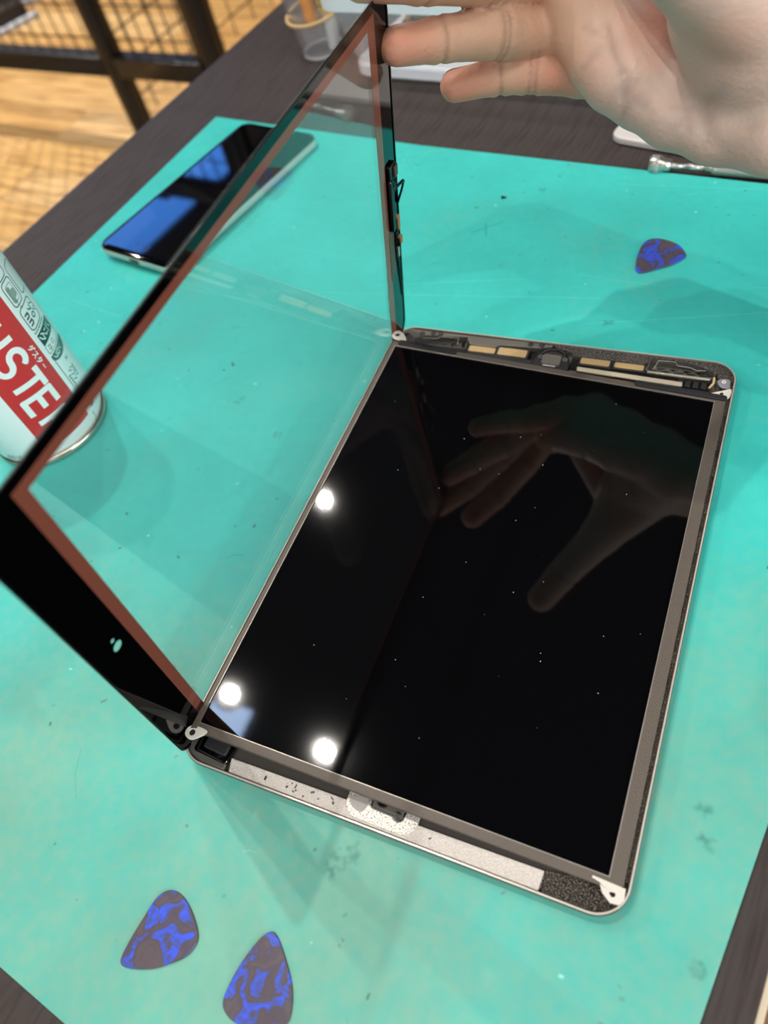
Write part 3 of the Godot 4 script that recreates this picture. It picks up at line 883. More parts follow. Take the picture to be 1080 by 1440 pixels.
# ================================================================ the lifted display panel
func build_display(tablet: Node3D):
	# it rests on the right rim and is propped up along its left edge
	var tilt := atan2(16.38 - 6.6, 156.9)
	var lw := 156.89; var ll := 210.64
	var tape := mk("grey_brown_tape", Color(0.37, 0.335, 0.30), 0.5, 0.3)
	tape = bumpy(tape, 0.06, 90.0, 0.01, 41)
	var edge := mk("bare_metal_edge", Color(0.62, 0.59, 0.55), 0.35, 0.7)
	var black := mk("matt_black_foam", Color(0.075, 0.078, 0.09), 0.65)
	var x0 := -lw / 2 - 2.2; var x1 := lw / 2 + 4.9; var y0 := -ll / 2 - 3.6; var y1 := ll / 2 + 3.4
	var out := MB.rect(x0, y0, x1, y1)
	var inn := MB.rect(-lw / 2, -ll / 2, lw / 2, ll / 2)
	var m := MB.new()
	m.ring(out, inn, -2.3, 0.35, 0.12)
	var t := part("display_panel", m, tape, tablet, "black switched-off LCD panel in a grey-brown taped frame")
	t.position = V(Vector3(1.22, -7.0, 11.49))
	t.rotation = Vector3(0, 0, -tilt)
	m = MB.new()
	m.prism(MB.inset(out, 0.4), -2.6, -1.9)
	part("back_plate", m, edge, t)
	m = MB.new()
	m.ring(MB.inset(inn, -0.3), MB.inset(inn, 0.05), 0.2, 0.5, 0.05)
	part("inner_edge", m, edge, t)
	m = MB.new()
	m.prism(inn, -1.8, 0.0)
	var glass := mk("polarizer_black", Color(0.018, 0.018, 0.024), 0.035)
	part("screen", m, glass, t)
	# dust on the polarizer
	var rng := RandomNumberGenerator.new()
	rng.seed = 5
	m = MB.new()
	for i in 34:
		var c := Vector3(rng.randf_range(-74, 74), rng.randf_range(-100, 100), 0.05)
		var r := rng.randf_range(0.06, 0.16)
		m.box(c, Vector3(r, r, r) * 2.0, 0.04, rng.randf() * 90)
	var d := part("dust", m, mk("pale_dust", Color(0.75, 0.75, 0.75), 0.8), t)
	d.set_meta("kind", "stuff")
	# black foam strips along the far edge
	for s in [[-77.5, -45.5, ll / 2 + 2.0], [42.5, 83.5, ll / 2 + 2.2]]:
		m = MB.new()
		m.prism(MB.place(MB.rrect(s[1] - s[0], 3.0, 1.3, 4), Vector2((s[0] + s[1]) / 2, s[2] + 0.6)), 0.3, 1.3, 0.3)
		part("foam_strip", m, black, t)
	# screw tabs at the four corners
	var white := mk("white_screw_tab", Color(0.88, 0.85, 0.80), 0.35, 0.2)
	var tabs := [
		[PackedVector2Array([Vector2(-80.0, 110.0), Vector2(-82.6, 111.6), Vector2(-82.9, 114.4), Vector2(-80.6, 116.2), Vector2(-77.2, 114.6), Vector2(-74.2, 110.0)]), Vector2(-80.2, 113.3), 1.2],
		[PackedVector2Array([Vector2(75.6, 109.4), Vector2(80.5, 112.6), Vector2(84.4, 114.6), Vector2(84.4, 109.6), Vector2(82, 108.4)]), Vector2(80.8, 111.0), 0.9],
		[PackedVector2Array([Vector2(73.6, -106.8), Vector2(84.2, -107.2), Vector2(84.4, -110.6), Vector2(83.2, -112.6), Vector2(80.4, -112.9), Vector2(77.4, -110.8), Vector2(76.0, -108.2), Vector2(73.4, -107.6)]), Vector2(80.6, -110.1), 1.0],
		[PackedVector2Array([Vector2(-73.6, -107.6), Vector2(-76.0, -110.9), Vector2(-78.8, -112.6), Vector2(-81.6, -111.6), Vector2(-82.0, -109.0), Vector2(-79.8, -107.2)]), Vector2(-79.3, -109.9), 1.25]]
	for k in 4:
		var poly: PackedVector2Array = tabs[k][0]
		m = MB.new()
		var sm := MB.smooth_poly(poly, 4) if k != 2 else MB.ccw(poly)
		var c: Vector2 = tabs[k][1]
		var hole := PackedVector2Array()
		for p in sm:
			hole.append(c + (p - c).normalized() * (tabs[k][2] as float))
		m.ring(sm, hole, -0.2, 0.5, 0.1)
		part("screw_tab", m, white, t, "white screw tab")
		m = MB.new()
		m.prism(hole, -0.6, 0.1)
		part("screw_hole", m, mk("hole_dark", Color(0.12, 0.11, 0.1), 0.5), t)
	# connector flap near the hinge corner
	m = MB.new()
	m.prism(MB.ccw(PackedVector2Array([Vector2(x0 - 0.1, y0 + 0.2), Vector2(x0 - 0.1, y0 + 9), Vector2(-lw / 2 + 0.2, y0 + 12), Vector2(-lw / 2 + 0.2, y0 + 1.0)])), 0.3, 0.6, 0.1)
	part("tape_corner", m, tape, t)


# ================================================================ the touch glass held open
func build_glass():
	# local: x up across the short side (0 = hinge edge), y along the long side, z = outer face; the inner face looks to the right
	var a := Vector3(0.00019176, 0.99996927, 0.00783731)
	var b := Vector3(0.1480537, -0.00777933, 0.98894873)
	b = (b - a * a.dot(b)).normalized()
	var n := b.cross(a)
	var t := Node3D.new()
	t.name = numbered("touch_glass")
	add_child(t)
	tag(t, "clear tablet touch glass with black and copper-brown border held upright by the hand", "glass panel")
	t.transform = Transform3D(Basis(V(b) * 1000, V(n) * 1000, -V(a) * 1000), V(Vector3(-83.95, 0.12, 4.05)))
	var GW := 171.0; var GL := 247.5
	var mid := Vector2(GW / 2, 0)
	var out := MB.place(MB.rrect(GW, GL, 9.0, 10), mid)
	var black_in := MB.rect(4.4, -108.3, 166.7, 111.5)
	var win := MB.rect(7.9, -104.0, 163.2, 105.3)
	var m := MB.new()
	m.prism(out, -0.4, 0.4, 0.12, true)
	var pane := clear("touch_glass", Color(0.9, 0.97, 0.95), 0.025, 0.02)
	part("glass_pane", m, pane, t)
	# printed black border on the inner face, with a hole for the camera and one for its sensor
	var inkm := mk("black_border_ink", Color(0.012, 0.013, 0.016), 0.06)
	m = MB.new()
	var cut := [MB.circle(Vector2(91.1, -113.8), 1.9, 20), MB.circle(Vector2(95.2, -113.9), 0.8, 14)]
	# near end with its two holes, then the other three sides
	var strips := [MB.ccw(clip(out, MB.rect(-1, -130, GW + 1, -108.3))), MB.ccw(clip(out, MB.rect(-1, 111.5, GW + 1, 130))), MB.rect(0, -108.3, 4.4, 111.5), MB.rect(166.7, -108.3, GW, 111.5)]
	for k in 4:
		var s: PackedVector2Array = strips[k]
		if k == 0:
			# cut into pieces around the holes
			for piece in pierce(s, cut):
				m.prism(piece, -0.5, -0.41)
		else:
			m.prism(s, -0.5, -0.41)
	part("border", m, inkm, t)
	m = MB.new()
	m.ring(black_in, win, -0.5, -0.41)
	part("sensor_border", m, mk("copper_brown_border", Color(0.50, 0.285, 0.225), 0.10), t, "copper brown sensor border")
	# frame line at the rim: the dark bevelled gasket
	m = MB.new()
	m.ring(out, MB.inset(out, 0.7), -0.9, -0.5, 0.1)
	part("rim_gasket", m, mk("gasket_black", Color(0.03, 0.03, 0.032), 0.3), t)
	# home button flex on the far border
	var black := mk("flex_black", Color(0.012, 0.012, 0.014), 0.25)
	var brown := mk("flex_brown", Color(0.33, 0.2, 0.13), 0.35)
	var tan_ := mk("connector_tan", Color(0.62, 0.46, 0.30), 0.4)
	m = MB.new()
	m.prism(MB.place(MB.rrect(13, 6.5, 1.2, 3), Vector2(97.5, 116.8)), -1.9, -0.5, 0.3, true)
	var hb := part("home_button_flex", m, black, t)
	m = MB.new()
	m.prism(MB.place(MB.rrect(5.5, 3.6, 0.6, 3), Vector2(99.5, 119)), -2.7, -1.9, 0.2, true)
	part("flex_pad", m, brown, hb)
	m = MB.new()
	m.prism(MB.place(MB.rrect(27, 4.2, 1.8, 4), Vector2(84, 114.8)), -2.3, -0.5, 0.6, true)
	part("bracket", m, black, hb)
	m = MB.new()
	m.tube(PackedVector3Array([Vector3(91.5, 116, -1.8), Vector3(92.5, 118.5, -3.2), Vector3(92.6, 122.2, -4.0), Vector3(90.8, 124.4, -3.6), Vector3(86, 124.2, -2.4), Vector3(80.5, 123.0, -0.9)]), 0.9, 8, true, 0.6)
	part("flex_loop", m, black, hb)
	for c in [[72.5, 119.4, 7.5, 2.2], [61.5, 121.4, 4.4, 2.0]]:
		m = MB.new()
		m.prism(MB.place(MB.rrect(c[2], c[3], 0.4, 3), Vector2(c[0], c[1])), -2.6, -0.5, 0.3, true)
		part("connector", m, tan_, hb)
		m = MB.new()
		m.prism(MB.place(MB.rrect(c[2] * 0.9, 1.5, 0.3, 3), Vector2(c[0] - 1.0, c[1] - 1.9)), -2.0, -0.5, 0.3, true)
		part("connector_back", m, black, hb)
	m = MB.new()
	m.prism(MB.place(MB.rrect(7.5, 3.4, 0.3, 2), Vector2(54.6, 120.6)), -0.75, -0.5)
	part("label_sticker", m, mk("pale_sticker", Color(0.62, 0.66, 0.62), 0.5), t, "small pale sticker")
	m = MB.new()
	m.prism(MB.ccw(PackedVector2Array([Vector2(71, 110.8), Vector2(71, 116.2), Vector2(48, 116.0), Vector2(43.5, 112.4), Vector2(43.5, 110.8)])), -0.7, -0.5)
	part("flex_tail", m, brown, hb)
	for s in [0.0, 1.2]:
		m = MB.new()
		m.tube(PackedVector3Array([Vector3(69, 117.2 + s, -0.9), Vector3(58, 117.6 + s, -0.9), Vector3(45, 119.2 + s, -0.8), Vector3(26, 121.6 + s, -0.7)]), 0.28, 6)
		part("wire", m, black, hb)
	m = MB.new()
	m.tube(PackedVector3Array([Vector3(52, 105.4, -0.7), Vector3(36, 103.2, -1.0), Vector3(20, 104.5, -1.0), Vector3(9, 107.5, -0.7)]), 0.12, 5)
	part("wire", m, black, hb)
	# remains of adhesive near the camera end
	m = MB.new()
	m.prism(MB.ccw(PackedVector2Array([Vector2(58, -123), Vector2(57, -121.8), Vector2(18, -112.5), Vector2(14, -116.0)])), -0.62, -0.5)
	part("glue_strip", m, mk("grey_glue_strip", Color(0.13, 0.125, 0.12), 0.4), t)


func clip(p: PackedVector2Array, q: PackedVector2Array) -> PackedVector2Array:
	var r := Geometry2D.intersect_polygons(p, q)
	return r[0]


func pierce(s: PackedVector2Array, holes: Array) -> Array:
	# splits a polygon at the height of each hole so that every piece is a plain polygon with the hole cut out
	var pieces := [s]
	for h in holes:
		var c := Vector2.ZERO
		for p in h: c += p
		c /= h.size()
		var next := []
		for pc in pieces:
			for side in [MB.rect(-500, -500, c.x, 500), MB.rect(c.x, -500, 500, 500)]:
				for r in Geometry2D.intersect_polygons(pc, side):
					for e in Geometry2D.clip_polygons(r, h):
						next.append(MB.ccw(e))
		pieces = next
	return pieces


# ================================================================ the hand
var fingers := []      # [joints, radii, creases, centre, reach]
var palm_caps := []
var folds := []

func cap_d(p: Vector3, a: Vector3, b: Vector3, ra: float, rb: float) -> float:
	var ab := b - a
	var t := clampf((p - a).dot(ab) / ab.length_squared(), 0.0, 1.0)
	return p.distance_to(a + ab * t) - lerpf(ra, rb, t)

func fold_d(p: Vector3, a: Vector3, b: Vector3) -> float:    # distance to a crease, nearly blind to depth below the skin
	var deep := Vector3(-0.3693, 0.4804, -0.7955)
	var ab := b - a
	ab -= deep * ab.dot(deep) * 0.85
	var ap := p - a
	ap -= deep * ap.dot(deep) * 0.85
	var t := clampf(ap.dot(ab) / ab.length_squared(), 0.0, 1.0)
	return ap.distance_to(ab * t)

func smin(a: float, b: float, k: float) -> float:
	var h := maxf(k - absf(a - b), 0.0) / k
	return minf(a, b) - h * h * k * 0.25

func hand_field(p: Vector3) -> float:
	var df := 1e9
	for f in fingers:
		var far: float = p.distance_to(f[3]) - f[4]
		if far > 14.0:
			df = minf(df, far)
			continue
		var j: Array = f[0]
		var r: Array = f[1]
		var d := 1e9
		for i in j.size() - 1:
			d = smin(d, cap_d(p, j[i], j[i + 1], r[i], r[i + 1]), 3.0)
		for c in f[2]:
			var q: Vector3 = p - c[0]
			var s: float = q.dot(c[1])
			if absf(s) < 3.2 and q.length_squared() < 300.0:
				d += c[2] * exp(-s * s / c[3])
		df = minf(df, d)
	var dp := 1e9
	for c in palm_caps:
		dp = smin(dp, cap_d(p, c[0], c[1], c[2], c[3]), c[4])
	if dp < 20.0:
		for fo in folds:
			var g := fold_d(p, fo[0], fo[1])
			if g < 9.0:
				dp += fo[2] * exp(-g * g / fo[3])
	return smin(df, dp, 2.5)

func chain(joints: Array, radii: Array, creases: Array):
	var c := Vector3.ZERO
	for j in joints: c += j
	c /= joints.size()
	var reach := 0.0
	for i in joints.size():
		reach = maxf(reach, c.distance_to(joints[i]) + radii[i])
	var cr := []
	for k in creases:
		var i: int = k[0]
		var axis: Vector3 = (joints[i + 1] - joints[i - 1]).normalized()
		for off in k[1]:
			cr.append([joints[i] + axis * off, axis, k[2], k[3]])
	fingers.append([joints, radii, cr, c, reach])

func build_hand():
	# right hand, fingers pointing left, thumb up; palm towards the viewer

	var r_tip := Vector3(-57.2, 121.2, 153.0)
	var r_dip := Vector3(-45.2, 134.0, 148.9)
	var r_pip := Vector3(-28.1, 151.6, 142.8)
	var r_base := Vector3(-9.6, 168.6, 133.2)
	var r_mcp := Vector3(8.1, 176.2, 125.7)
	var p_tip := Vector3(-45.3, 144.9, 125.4)
	var p_dip := Vector3(-28.9, 154.1, 124.6)
	var p_pip := Vector3(-16.0, 157.8, 123.3)
	var p_base := Vector3(3.1, 164.5, 118.5)
	var p_mcp := Vector3(18.3, 166.8, 116.6)
	var m_tip := Vector3(-62.2, 112.5, 180.2)
	var m_dip := Vector3(-46.4, 130.2, 172.3)
	var m_pip := Vector3(-30.9, 155.0, 161.2)
	var m_base := Vector3(-14.3, 181.0, 147.8)
	var m_mcp := Vector3(4.1, 188.8, 140.2)
	var i_tip := Vector3(-40.0, 120.1, 194.6)
	var i_dip := Vector3(-28.0, 137.6, 187.0)
	var i_pip := Vector3(-14.6, 163.5, 173.9)
	var i_base := Vector3(-4.3, 187.3, 160.8)
	var i_mcp := Vector3(6.2, 193.7, 154.8)
	var t_tip := Vector3(22.0, 80.7, 208.7)
	var t_ip := Vector3(31.4, 97.6, 196.9)
	var t_mcp := Vector3(48.2, 120.3, 173.9)
	var t_cmc := Vector3(78.9, 147.3, 135.8)
	var wrist_t := Vector3(95.3, 151.5, 135.7)
	var wrist_p := Vector3(101.4, 137.6, 114.4)
	var fore_t := Vector3(176.8, 116.2, 136.9)
	var fore_p := Vector3(186.1, 108.7, 115.5)
	var pad_i := Vector3(-1.1, 181.2, 158.2)
	var pad_m := Vector3(-1.0, 169.2, 145.8)
	var pad_r := Vector3(2.6, 165.0, 136.6)
	var pad_p1 := Vector3(10.5, 157.2, 128.3)
	var pad_p2 := Vector3(18.5, 153.3, 122.2)
	var hyp0 := Vector3(29.5, 149.0, 118.2)
	var hyp1 := Vector3(43.0, 143.1, 114.7)
	var hyp2 := Vector3(60.7, 138.5, 111.3)
	var hyp3 := Vector3(81.5, 131.7, 112.5)
	var th1 := Vector3(64.7, 143.8, 140.2)
	var th2 := Vector3(55.0, 146.2, 148.7)
	var cent1 := Vector3(23.5, 178.3, 124.9)
	var cent2 := Vector3(43.5, 162.4, 118.6)
	var cent3 := Vector3(66.3, 151.0, 116.2)
	chain([r_tip, r_dip, r_pip, r_base, r_mcp], [7.1, 7.9, 9.8, 9.4, 8.5], [[1, [0.0], 1.3, 0.8], [2, [-1.2, 1.2], 1.0, 0.8], [3, [-0.5], 0.9, 1.6]])
	chain([p_tip, p_dip, p_pip, p_base, p_mcp], [6.4, 7.2, 7.6, 7.6, 7.5], [[1, [0.0], 1.3, 0.8], [2, [-1.2, 1.2], 1.1, 0.8]])
	chain([m_tip, m_dip, m_pip, m_base, m_mcp], [7.6, 8.6, 9.8, 9.6, 9], [[1, [0.0], 1.3, 0.8], [2, [-1.2, 1.2], 1.0, 0.8]])
	chain([i_tip, i_dip, i_pip, i_base, i_mcp], [8.0, 8.6, 9.7, 9.8, 9], [[1, [0.0], 1.3, 0.8], [2, [-1.2, 1.2], 1.0, 0.8]])
	chain([t_tip, t_ip, t_mcp, t_cmc], [9.2, 10.2, 12.5, 16.0], [[1, [-0.8, 0.8], 0.7, 1.0]])
	palm_caps = [
		[r_mcp, wrist_t, 10.0, 14.0, 5.0], [m_mcp, wrist_t, 10.0, 14.0, 5.0], [i_mcp, wrist_t, 10.0, 14.0, 5.0], [p_mcp, wrist_p, 9.0, 13.0, 5.0],
		[cent1, cent2, 12.0, 14.0, 5.0], [cent2, cent3, 14.0, 15.0, 5.0], [cent3, wrist_p, 15.0, 14.0, 5.0],
		[pad_i, pad_m, 10.5, 10.5, 5.0], [pad_m, pad_r, 10.5, 11.0, 4.0], [pad_r, pad_p1, 11.0, 10.5, 4.0], [pad_p1, pad_p2, 10.5, 10.0, 4.0],
		[pad_p2, hyp0, 10.0, 11.0, 4.0], [hyp0, hyp1, 11.0, 11.6, 4.0], [hyp1, hyp2, 11.6, 12.0, 4.0], [hyp2, hyp3, 12.0, 12.5, 4.0], [hyp3, wrist_p, 12.5, 13.0, 4.0],
		[pad_r, cent2, 10.5, 13.0, 6.0], [pad_m, cent1, 10.0, 12.0, 6.0], [pad_p2, cent3, 9.5, 14.0, 6.0],
		[th1, t_cmc, 17.0, 17.0, 12.0], [th2, th1, 14.5, 17.0, 8.0], [t_mcp, th2, 12.5, 14.5, 8.0], [t_cmc, wrist_t, 17.0, 17.0, 12.0],
		[pad_i + Vector3(14, 2, 2), t_mcp + Vector3(8, 14, -8), 8.5, 9.5, 6.0],
		[wrist_t, fore_t, 17.0, 24.0, 8.0], [wrist_p, fore_p, 14.0, 22.0, 8.0], [wrist_t, wrist_p, 16.0, 14.0, 8.0]]
	folds = [
		[Vector3(32.7, 170.5, 148.6), Vector3(38.5, 158.8, 136.3), 0.8, 5.0], [Vector3(38.5, 158.8, 136.3), Vector3(48.5, 146.4, 126.7), 0.8, 5.0],
		[Vector3(48.5, 146.4, 126.7), Vector3(60.0, 125.9, 121.5), 0.6, 5.0], [Vector3(60.0, 125.9, 121.5), Vector3(75.8, 114.2, 117.2), 0.5, 5.0],
		[Vector3(29.5, 131.3, 111.3), Vector3(28.1, 135.4, 122.0), 1.0, 2.0], [Vector3(28.1, 135.4, 122.0), Vector3(24.8, 143.7, 131.1), 1.0, 2.0], [Vector3(24.8, 143.7, 131.1), Vector3(17.1, 154.9, 143.9), 0.8, 2.5]]
	var cr := RandomNumberGenerator.new()
	cr.seed = 4
	for i in 16:
		var c0: Vector3 = [pad_r, pad_p1, hyp0, hyp1, hyp2, th1, th2, t_cmc][i % 8]
		c0 += Vector3(cr.randf_range(-6, 12), -11.0 + cr.randf_range(-3, 2), cr.randf_range(-2, 8))
		folds.append([c0, c0 + Vector3(cr.randf_range(-10, 10), cr.randf_range(-2, 4), cr.randf_range(-9, 9)), 0.4, 1.6])
	var lo := Vector3(-74, 70, 86)
	var cell := 1.35
	var n := Vector3i(196, 106, 106)
	var hi_x := lo.x + n.x * cell
	var nx := n.x + 1; var ny := n.y + 1; var nz := n.z + 1
	var val := PackedFloat32Array()
	val.resize(nx * ny * nz)
	val.fill(9.0)
	var B := 6
	for bx in range(0, nx, B):
		for by in range(0, ny, B):
			for bz in range(0, nz, B):
				var c := lo + Vector3(bx + 2.5, by + 2.5, bz + 2.5) * cell
				var d0 := hand_field(c)
				if absf(d0) > 2.5 * cell * 1.7321 + 3.5:
					if d0 < 0.0:
						for x in range(bx, mini(bx + B, nx)):
							for y in range(by, mini(by + B, ny)):
								for z in range(bz, mini(bz + B, nz)):
									val[(x * ny + y) * nz + z] = -9.0
					continue
				for x in range(bx, mini(bx + B, nx)):
					for y in range(by, mini(by + B, ny)):
						for z in range(bz, mini(bz + B, nz)):
							val[(x * ny + y) * nz + z] = hand_field(lo + Vector3(x, y, z) * cell)
	# cap the forearm where the grid ends
	for y in ny:
		for z in nz:
			val[(n.x * ny + y) * nz + z] = 1.0
	var vid := {}
	var pos := PackedVector3Array()
	var ofs := [0, 1, nz, nz + 1, ny * nz, ny * nz + 1, ny * nz + nz, ny * nz + nz + 1]
	var crn := [Vector3(0, 0, 0), Vector3(0, 0, 1), Vector3(0, 1, 0), Vector3(0, 1, 1), Vector3(1, 0, 0), Vector3(1, 0, 1), Vector3(1, 1, 0), Vector3(1, 1, 1)]
	var edges := [[0, 1], [2, 3], [4, 5], [6, 7], [0, 2], [1, 3], [4, 6], [5, 7], [0, 4], [1, 5], [2, 6], [3, 7]]
	for x in n.x:
		for y in n.y:
			var row := (x * ny + y) * nz
			for z in n.z:
				var b := row + z
				var s := val[b] < 0.0
				if s == (val[b + 1] < 0.0) and s == (val[b + ofs[2]] < 0.0) and s == (val[b + ofs[3]] < 0.0) and s == (val[b + ofs[4]] < 0.0) and s == (val[b + ofs[5]] < 0.0) and s == (val[b + ofs[6]] < 0.0) and s == (val[b + ofs[7]] < 0.0):
					continue
				var sum := Vector3.ZERO
				var cnt := 0
				for e in edges:
					var va := val[b + ofs[e[0]]]
					var vb := val[b + ofs[e[1]]]
					if (va < 0.0) != (vb < 0.0):
						sum += (crn[e[0]] as Vector3).lerp(crn[e[1]], va / (va - vb))
						cnt += 1
				vid[b] = pos.size()
				pos.append(lo + (Vector3(x, y, z) + sum / cnt) * cell)
	var idx := PackedInt32Array()
	for x in range(1, n.x):
		for y in range(1, n.y):
			for z in range(1, n.z):
				var b := (x * ny + y) * nz + z
				var s := val[b] < 0.0
				for ax in 3:
					var step: int = [ny * nz, nz, 1][ax]
					if s == (val[b + step] < 0.0):
						continue
					var d1: int = [nz, 1, ny * nz][ax]
					var d2: int = [1, ny * nz, nz][ax]
					var q := [b - d1 - d2, b - d2, b, b - d1]
					if not (vid.has(q[0]) and vid.has(q[1]) and vid.has(q[2]) and vid.has(q[3])):
						continue
					var i0: int = vid[q[0]]; var i1: int = vid[q[1]]; var i2: int = vid[q[2]]; var i3: int = vid[q[3]]
					# counter-clockwise from outside in mm axes, handed over clockwise
					if s:
						idx.append_array([i0, i2, i1, i0, i3, i2])
					else:
						idx.append_array([i0, i1, i2, i0, i2, i3])
	var nor := PackedVector3Array()
	nor.resize(pos.size())
	for i in range(0, idx.size(), 3):
		var a := pos[idx[i]]; var b := pos[idx[i + 2]]; var c := pos[idx[i + 1]]
		var f := (b - a).cross(c - a)
		nor[idx[i]] += f; nor[idx[i + 1]] += f; nor[idx[i + 2]] += f
	var col := PackedColorArray()
	var fn := noise(0.05, 77, 3)
	var tips := [r_tip, p_tip, m_tip, i_tip, t_tip, (p_base + p_pip) / 2.0, Vector3(36, 160, 146), Vector3(10, 150, 130), Vector3(60, 118, 150)]
	var amt := [1.0, 1.0, 1.0, 1.0, 0.8, 0.9, 1.0, 0.25, 0.35]
	var base := Color(0.60, 0.37, 0.245)
	var pale := Color(0.58, 0.43, 0.345)
	var red := Color(0.60, 0.22, 0.135)
	for i in pos.size():
		var p := pos[i]
		var w := 0.0
		for k in tips.size():
			var d: float = p.distance_to(tips[k])
			w = maxf(w, amt[k] * exp(-d * d / 240.0))
		var nn := fn.get_noise_3d(p.x * 3, p.y * 3, p.z * 3)
		var c := base.lerp(pale, smoothstep(-5.0, 20.0, p.x)).lerp(red, clampf(w * 0.75 + nn * 0.14, 0.0, 1.0))
		c = c * (1.0 + 0.06 * nn)
		var dark := 0.0
		for f in fingers:
			if p.distance_squared_to(f[3]) > f[4] * f[4] + 200.0: continue
			for k in f[2]:
				var q: Vector3 = p - k[0]
				var sd: float = q.dot(k[1])
				if absf(sd) < 2.0 and q.length_squared() < 160.0:
					dark = maxf(dark, 0.24 * smoothstep(0.0, 5.0, q.dot(Vector3(0.2, -0.9, 0.1))) * exp(-sd * sd / 0.6))
		for k in folds.size():
			var g := fold_d(p, folds[k][0], folds[k][1])
			if g < 14.0:
				dark = maxf(dark, (0.20 if k < 7 else 0.10) * exp(-g * g / (3.0 if k < 7 else 1.5)))
		c = c * (1.0 - dark)
		col.append(Color(c.r, c.g, c.b, 1.0))
	var vp := PackedVector3Array()
	var vn := PackedVector3Array()
	for i in pos.size():
		vp.append(V(pos[i]))
		vn.append((V(nor[i]) * 1000.0).normalized())
	var arr := []
	arr.resize(Mesh.ARRAY_MAX)
	arr[Mesh.ARRAY_VERTEX] = vp
	arr[Mesh.ARRAY_NORMAL] = vn
	arr[Mesh.ARRAY_COLOR] = col
	arr[Mesh.ARRAY_INDEX] = idx
	var mesh := ArrayMesh.new()
	mesh.add_surface_from_arrays(Mesh.PRIMITIVE_TRIANGLES, arr)
	var skin := mk("skin", Color.WHITE, 0.52, 0.0, 0.45)
	skin.vertex_color_use_as_albedo = true
	skin.subsurf_scatter_enabled = true
	skin.subsurf_scatter_strength = 0.12
	skin = bumpy(skin, 0.03, 45.0, 0.02, 91)
	var t := thing("person", "bare right hand reaching in at the top right, fingertips holding the upright glass", "person", Vector3.ZERO)
	part_mesh("hand", mesh, skin, t)
	# fingernails on the far side of the fingertips
	var nail := mk("fingernail", Color(0.86, 0.66, 0.58), 0.25)
	for f in [[r_tip, r_dip, 7.1], [p_tip, p_dip, 6.4], [m_tip, m_dip, 7.6], [i_tip, i_dip, 8.0], [t_tip, t_ip, 9.2]]:
		var ax: Vector3 = (f[0] - f[1]).normalized()
		var back := Vector3(0.35, 0.75, 0.2) if f[2] < 9.0 else Vector3(-0.6, 0.3, 0.7)
		back = (back - ax * back.dot(ax)).normalized()
		var side := ax.cross(back)
		var m := MB.new()
		var rr: float = f[2]
		var loops := []
		for i in 7:
			var l := PackedVector3Array()
			for k in 9:
				var ang := lerpf(-0.85, 0.85, k / 8.0)
				var along := lerpf(-7.0, 4.2, i / 6.0)
				var wid := 1.0 if i > 0 and i < 6 else 0.75
				var rad := sqrt(rr * rr - pow(maxf(along, 0.0), 2.0)) + 0.2
				l.append(f[0] + ax * along + (side * sin(ang * wid) + back * cos(ang * wid)) * rad)
			loops.append(l)
		m.loft(loops, true, false)
		part("fingernail", m, nail, t)


# ================================================================ smaller things
func build_phone():
	var t := thing("smartphone", "black glass smartphone with silver frame lying screen up behind the tablet glass", "phone", Vector3(-274.8, 234, 1.3), -12.0)
	t.rotation_degrees.x = -0.9
	var W := 75.5; var L := 163.0
	var o := MB.rrect(W, L, 9.0, 10)
	var m := MB.new()
	var loops := []
	for s in [[3.0, 0.4], [1.2, 0.8], [0.3, 1.8], [0.0, 3.2], [0.0, 5.4], [0.35, 6.4]]:
		loops.append(MB.at_z(MB.inset(o, s[0]), s[1]))
	m.loft(loops, true)
	m.cap(loops[0], false)
	var silver := mk("silver_frame", Color(0.84, 0.81, 0.78), 0.25, 0.45)
	part("frame", m, silver, t)
	m = MB.new()
	loops = []
	for s in [[0.35, 6.4], [0.7, 7.2], [1.4, 7.75], [2.6, 8.05], [4.5, 8.15]]:
		loops.append(MB.at_z(MB.inset(o, s[0]), s[1]))
	m.loft(loops, true)
	m.cap(loops[-1], true)
	part("screen_glass", m, mk("phone_black_glass", Color(0.008, 0.009, 0.012), 0.03), t)
	m = MB.new()
	m.ring(MB.place(MB.rrect(13.5, 6.0, 2.6, 6), Vector2(0, -71.5)), MB.place(MB.rrect(12.7, 5.2, 2.2, 6), Vector2(0, -71.5)), 8.1, 8.28, 0.05)
	part("home_button_ring", m, mk("ring_grey", Color(0.35, 0.38, 0.42), 0.3, 0.6), t)
	m = MB.new()
	m.prism(MB.place(MB.rrect(0.5, 9.0, 0.2, 3), Vector2(W / 2 + 0.12, 22)), 3.4, 5.6)
	m.prism(MB.place(MB.rrect(0.5, 20.0, 0.2, 3), Vector2(W / 2 + 0.12, 44)), 3.4, 5.6)
	part("side_button", m, silver, t)
	m = MB.new()
	m.prism(MB.place(MB.rrect(9.0, 0.5, 0.2, 3), Vector2(0, -L / 2 - 0.05)), 3.0, 5.4)
	part("charging_port", m, mk("port_dark", Color(0.05, 0.05, 0.05), 0.5), t)
	m = MB.new()
	for k in 5:
		m.prism(MB.place(MB.circle(Vector2.ZERO, 0.7, 8), Vector2(14 + k * 2.6, -L / 2 + 0.35)), 3.9, 4.2)
	part("speaker_hole", m, mk("port_dark", Color(0.05, 0.05, 0.05), 0.5), t)


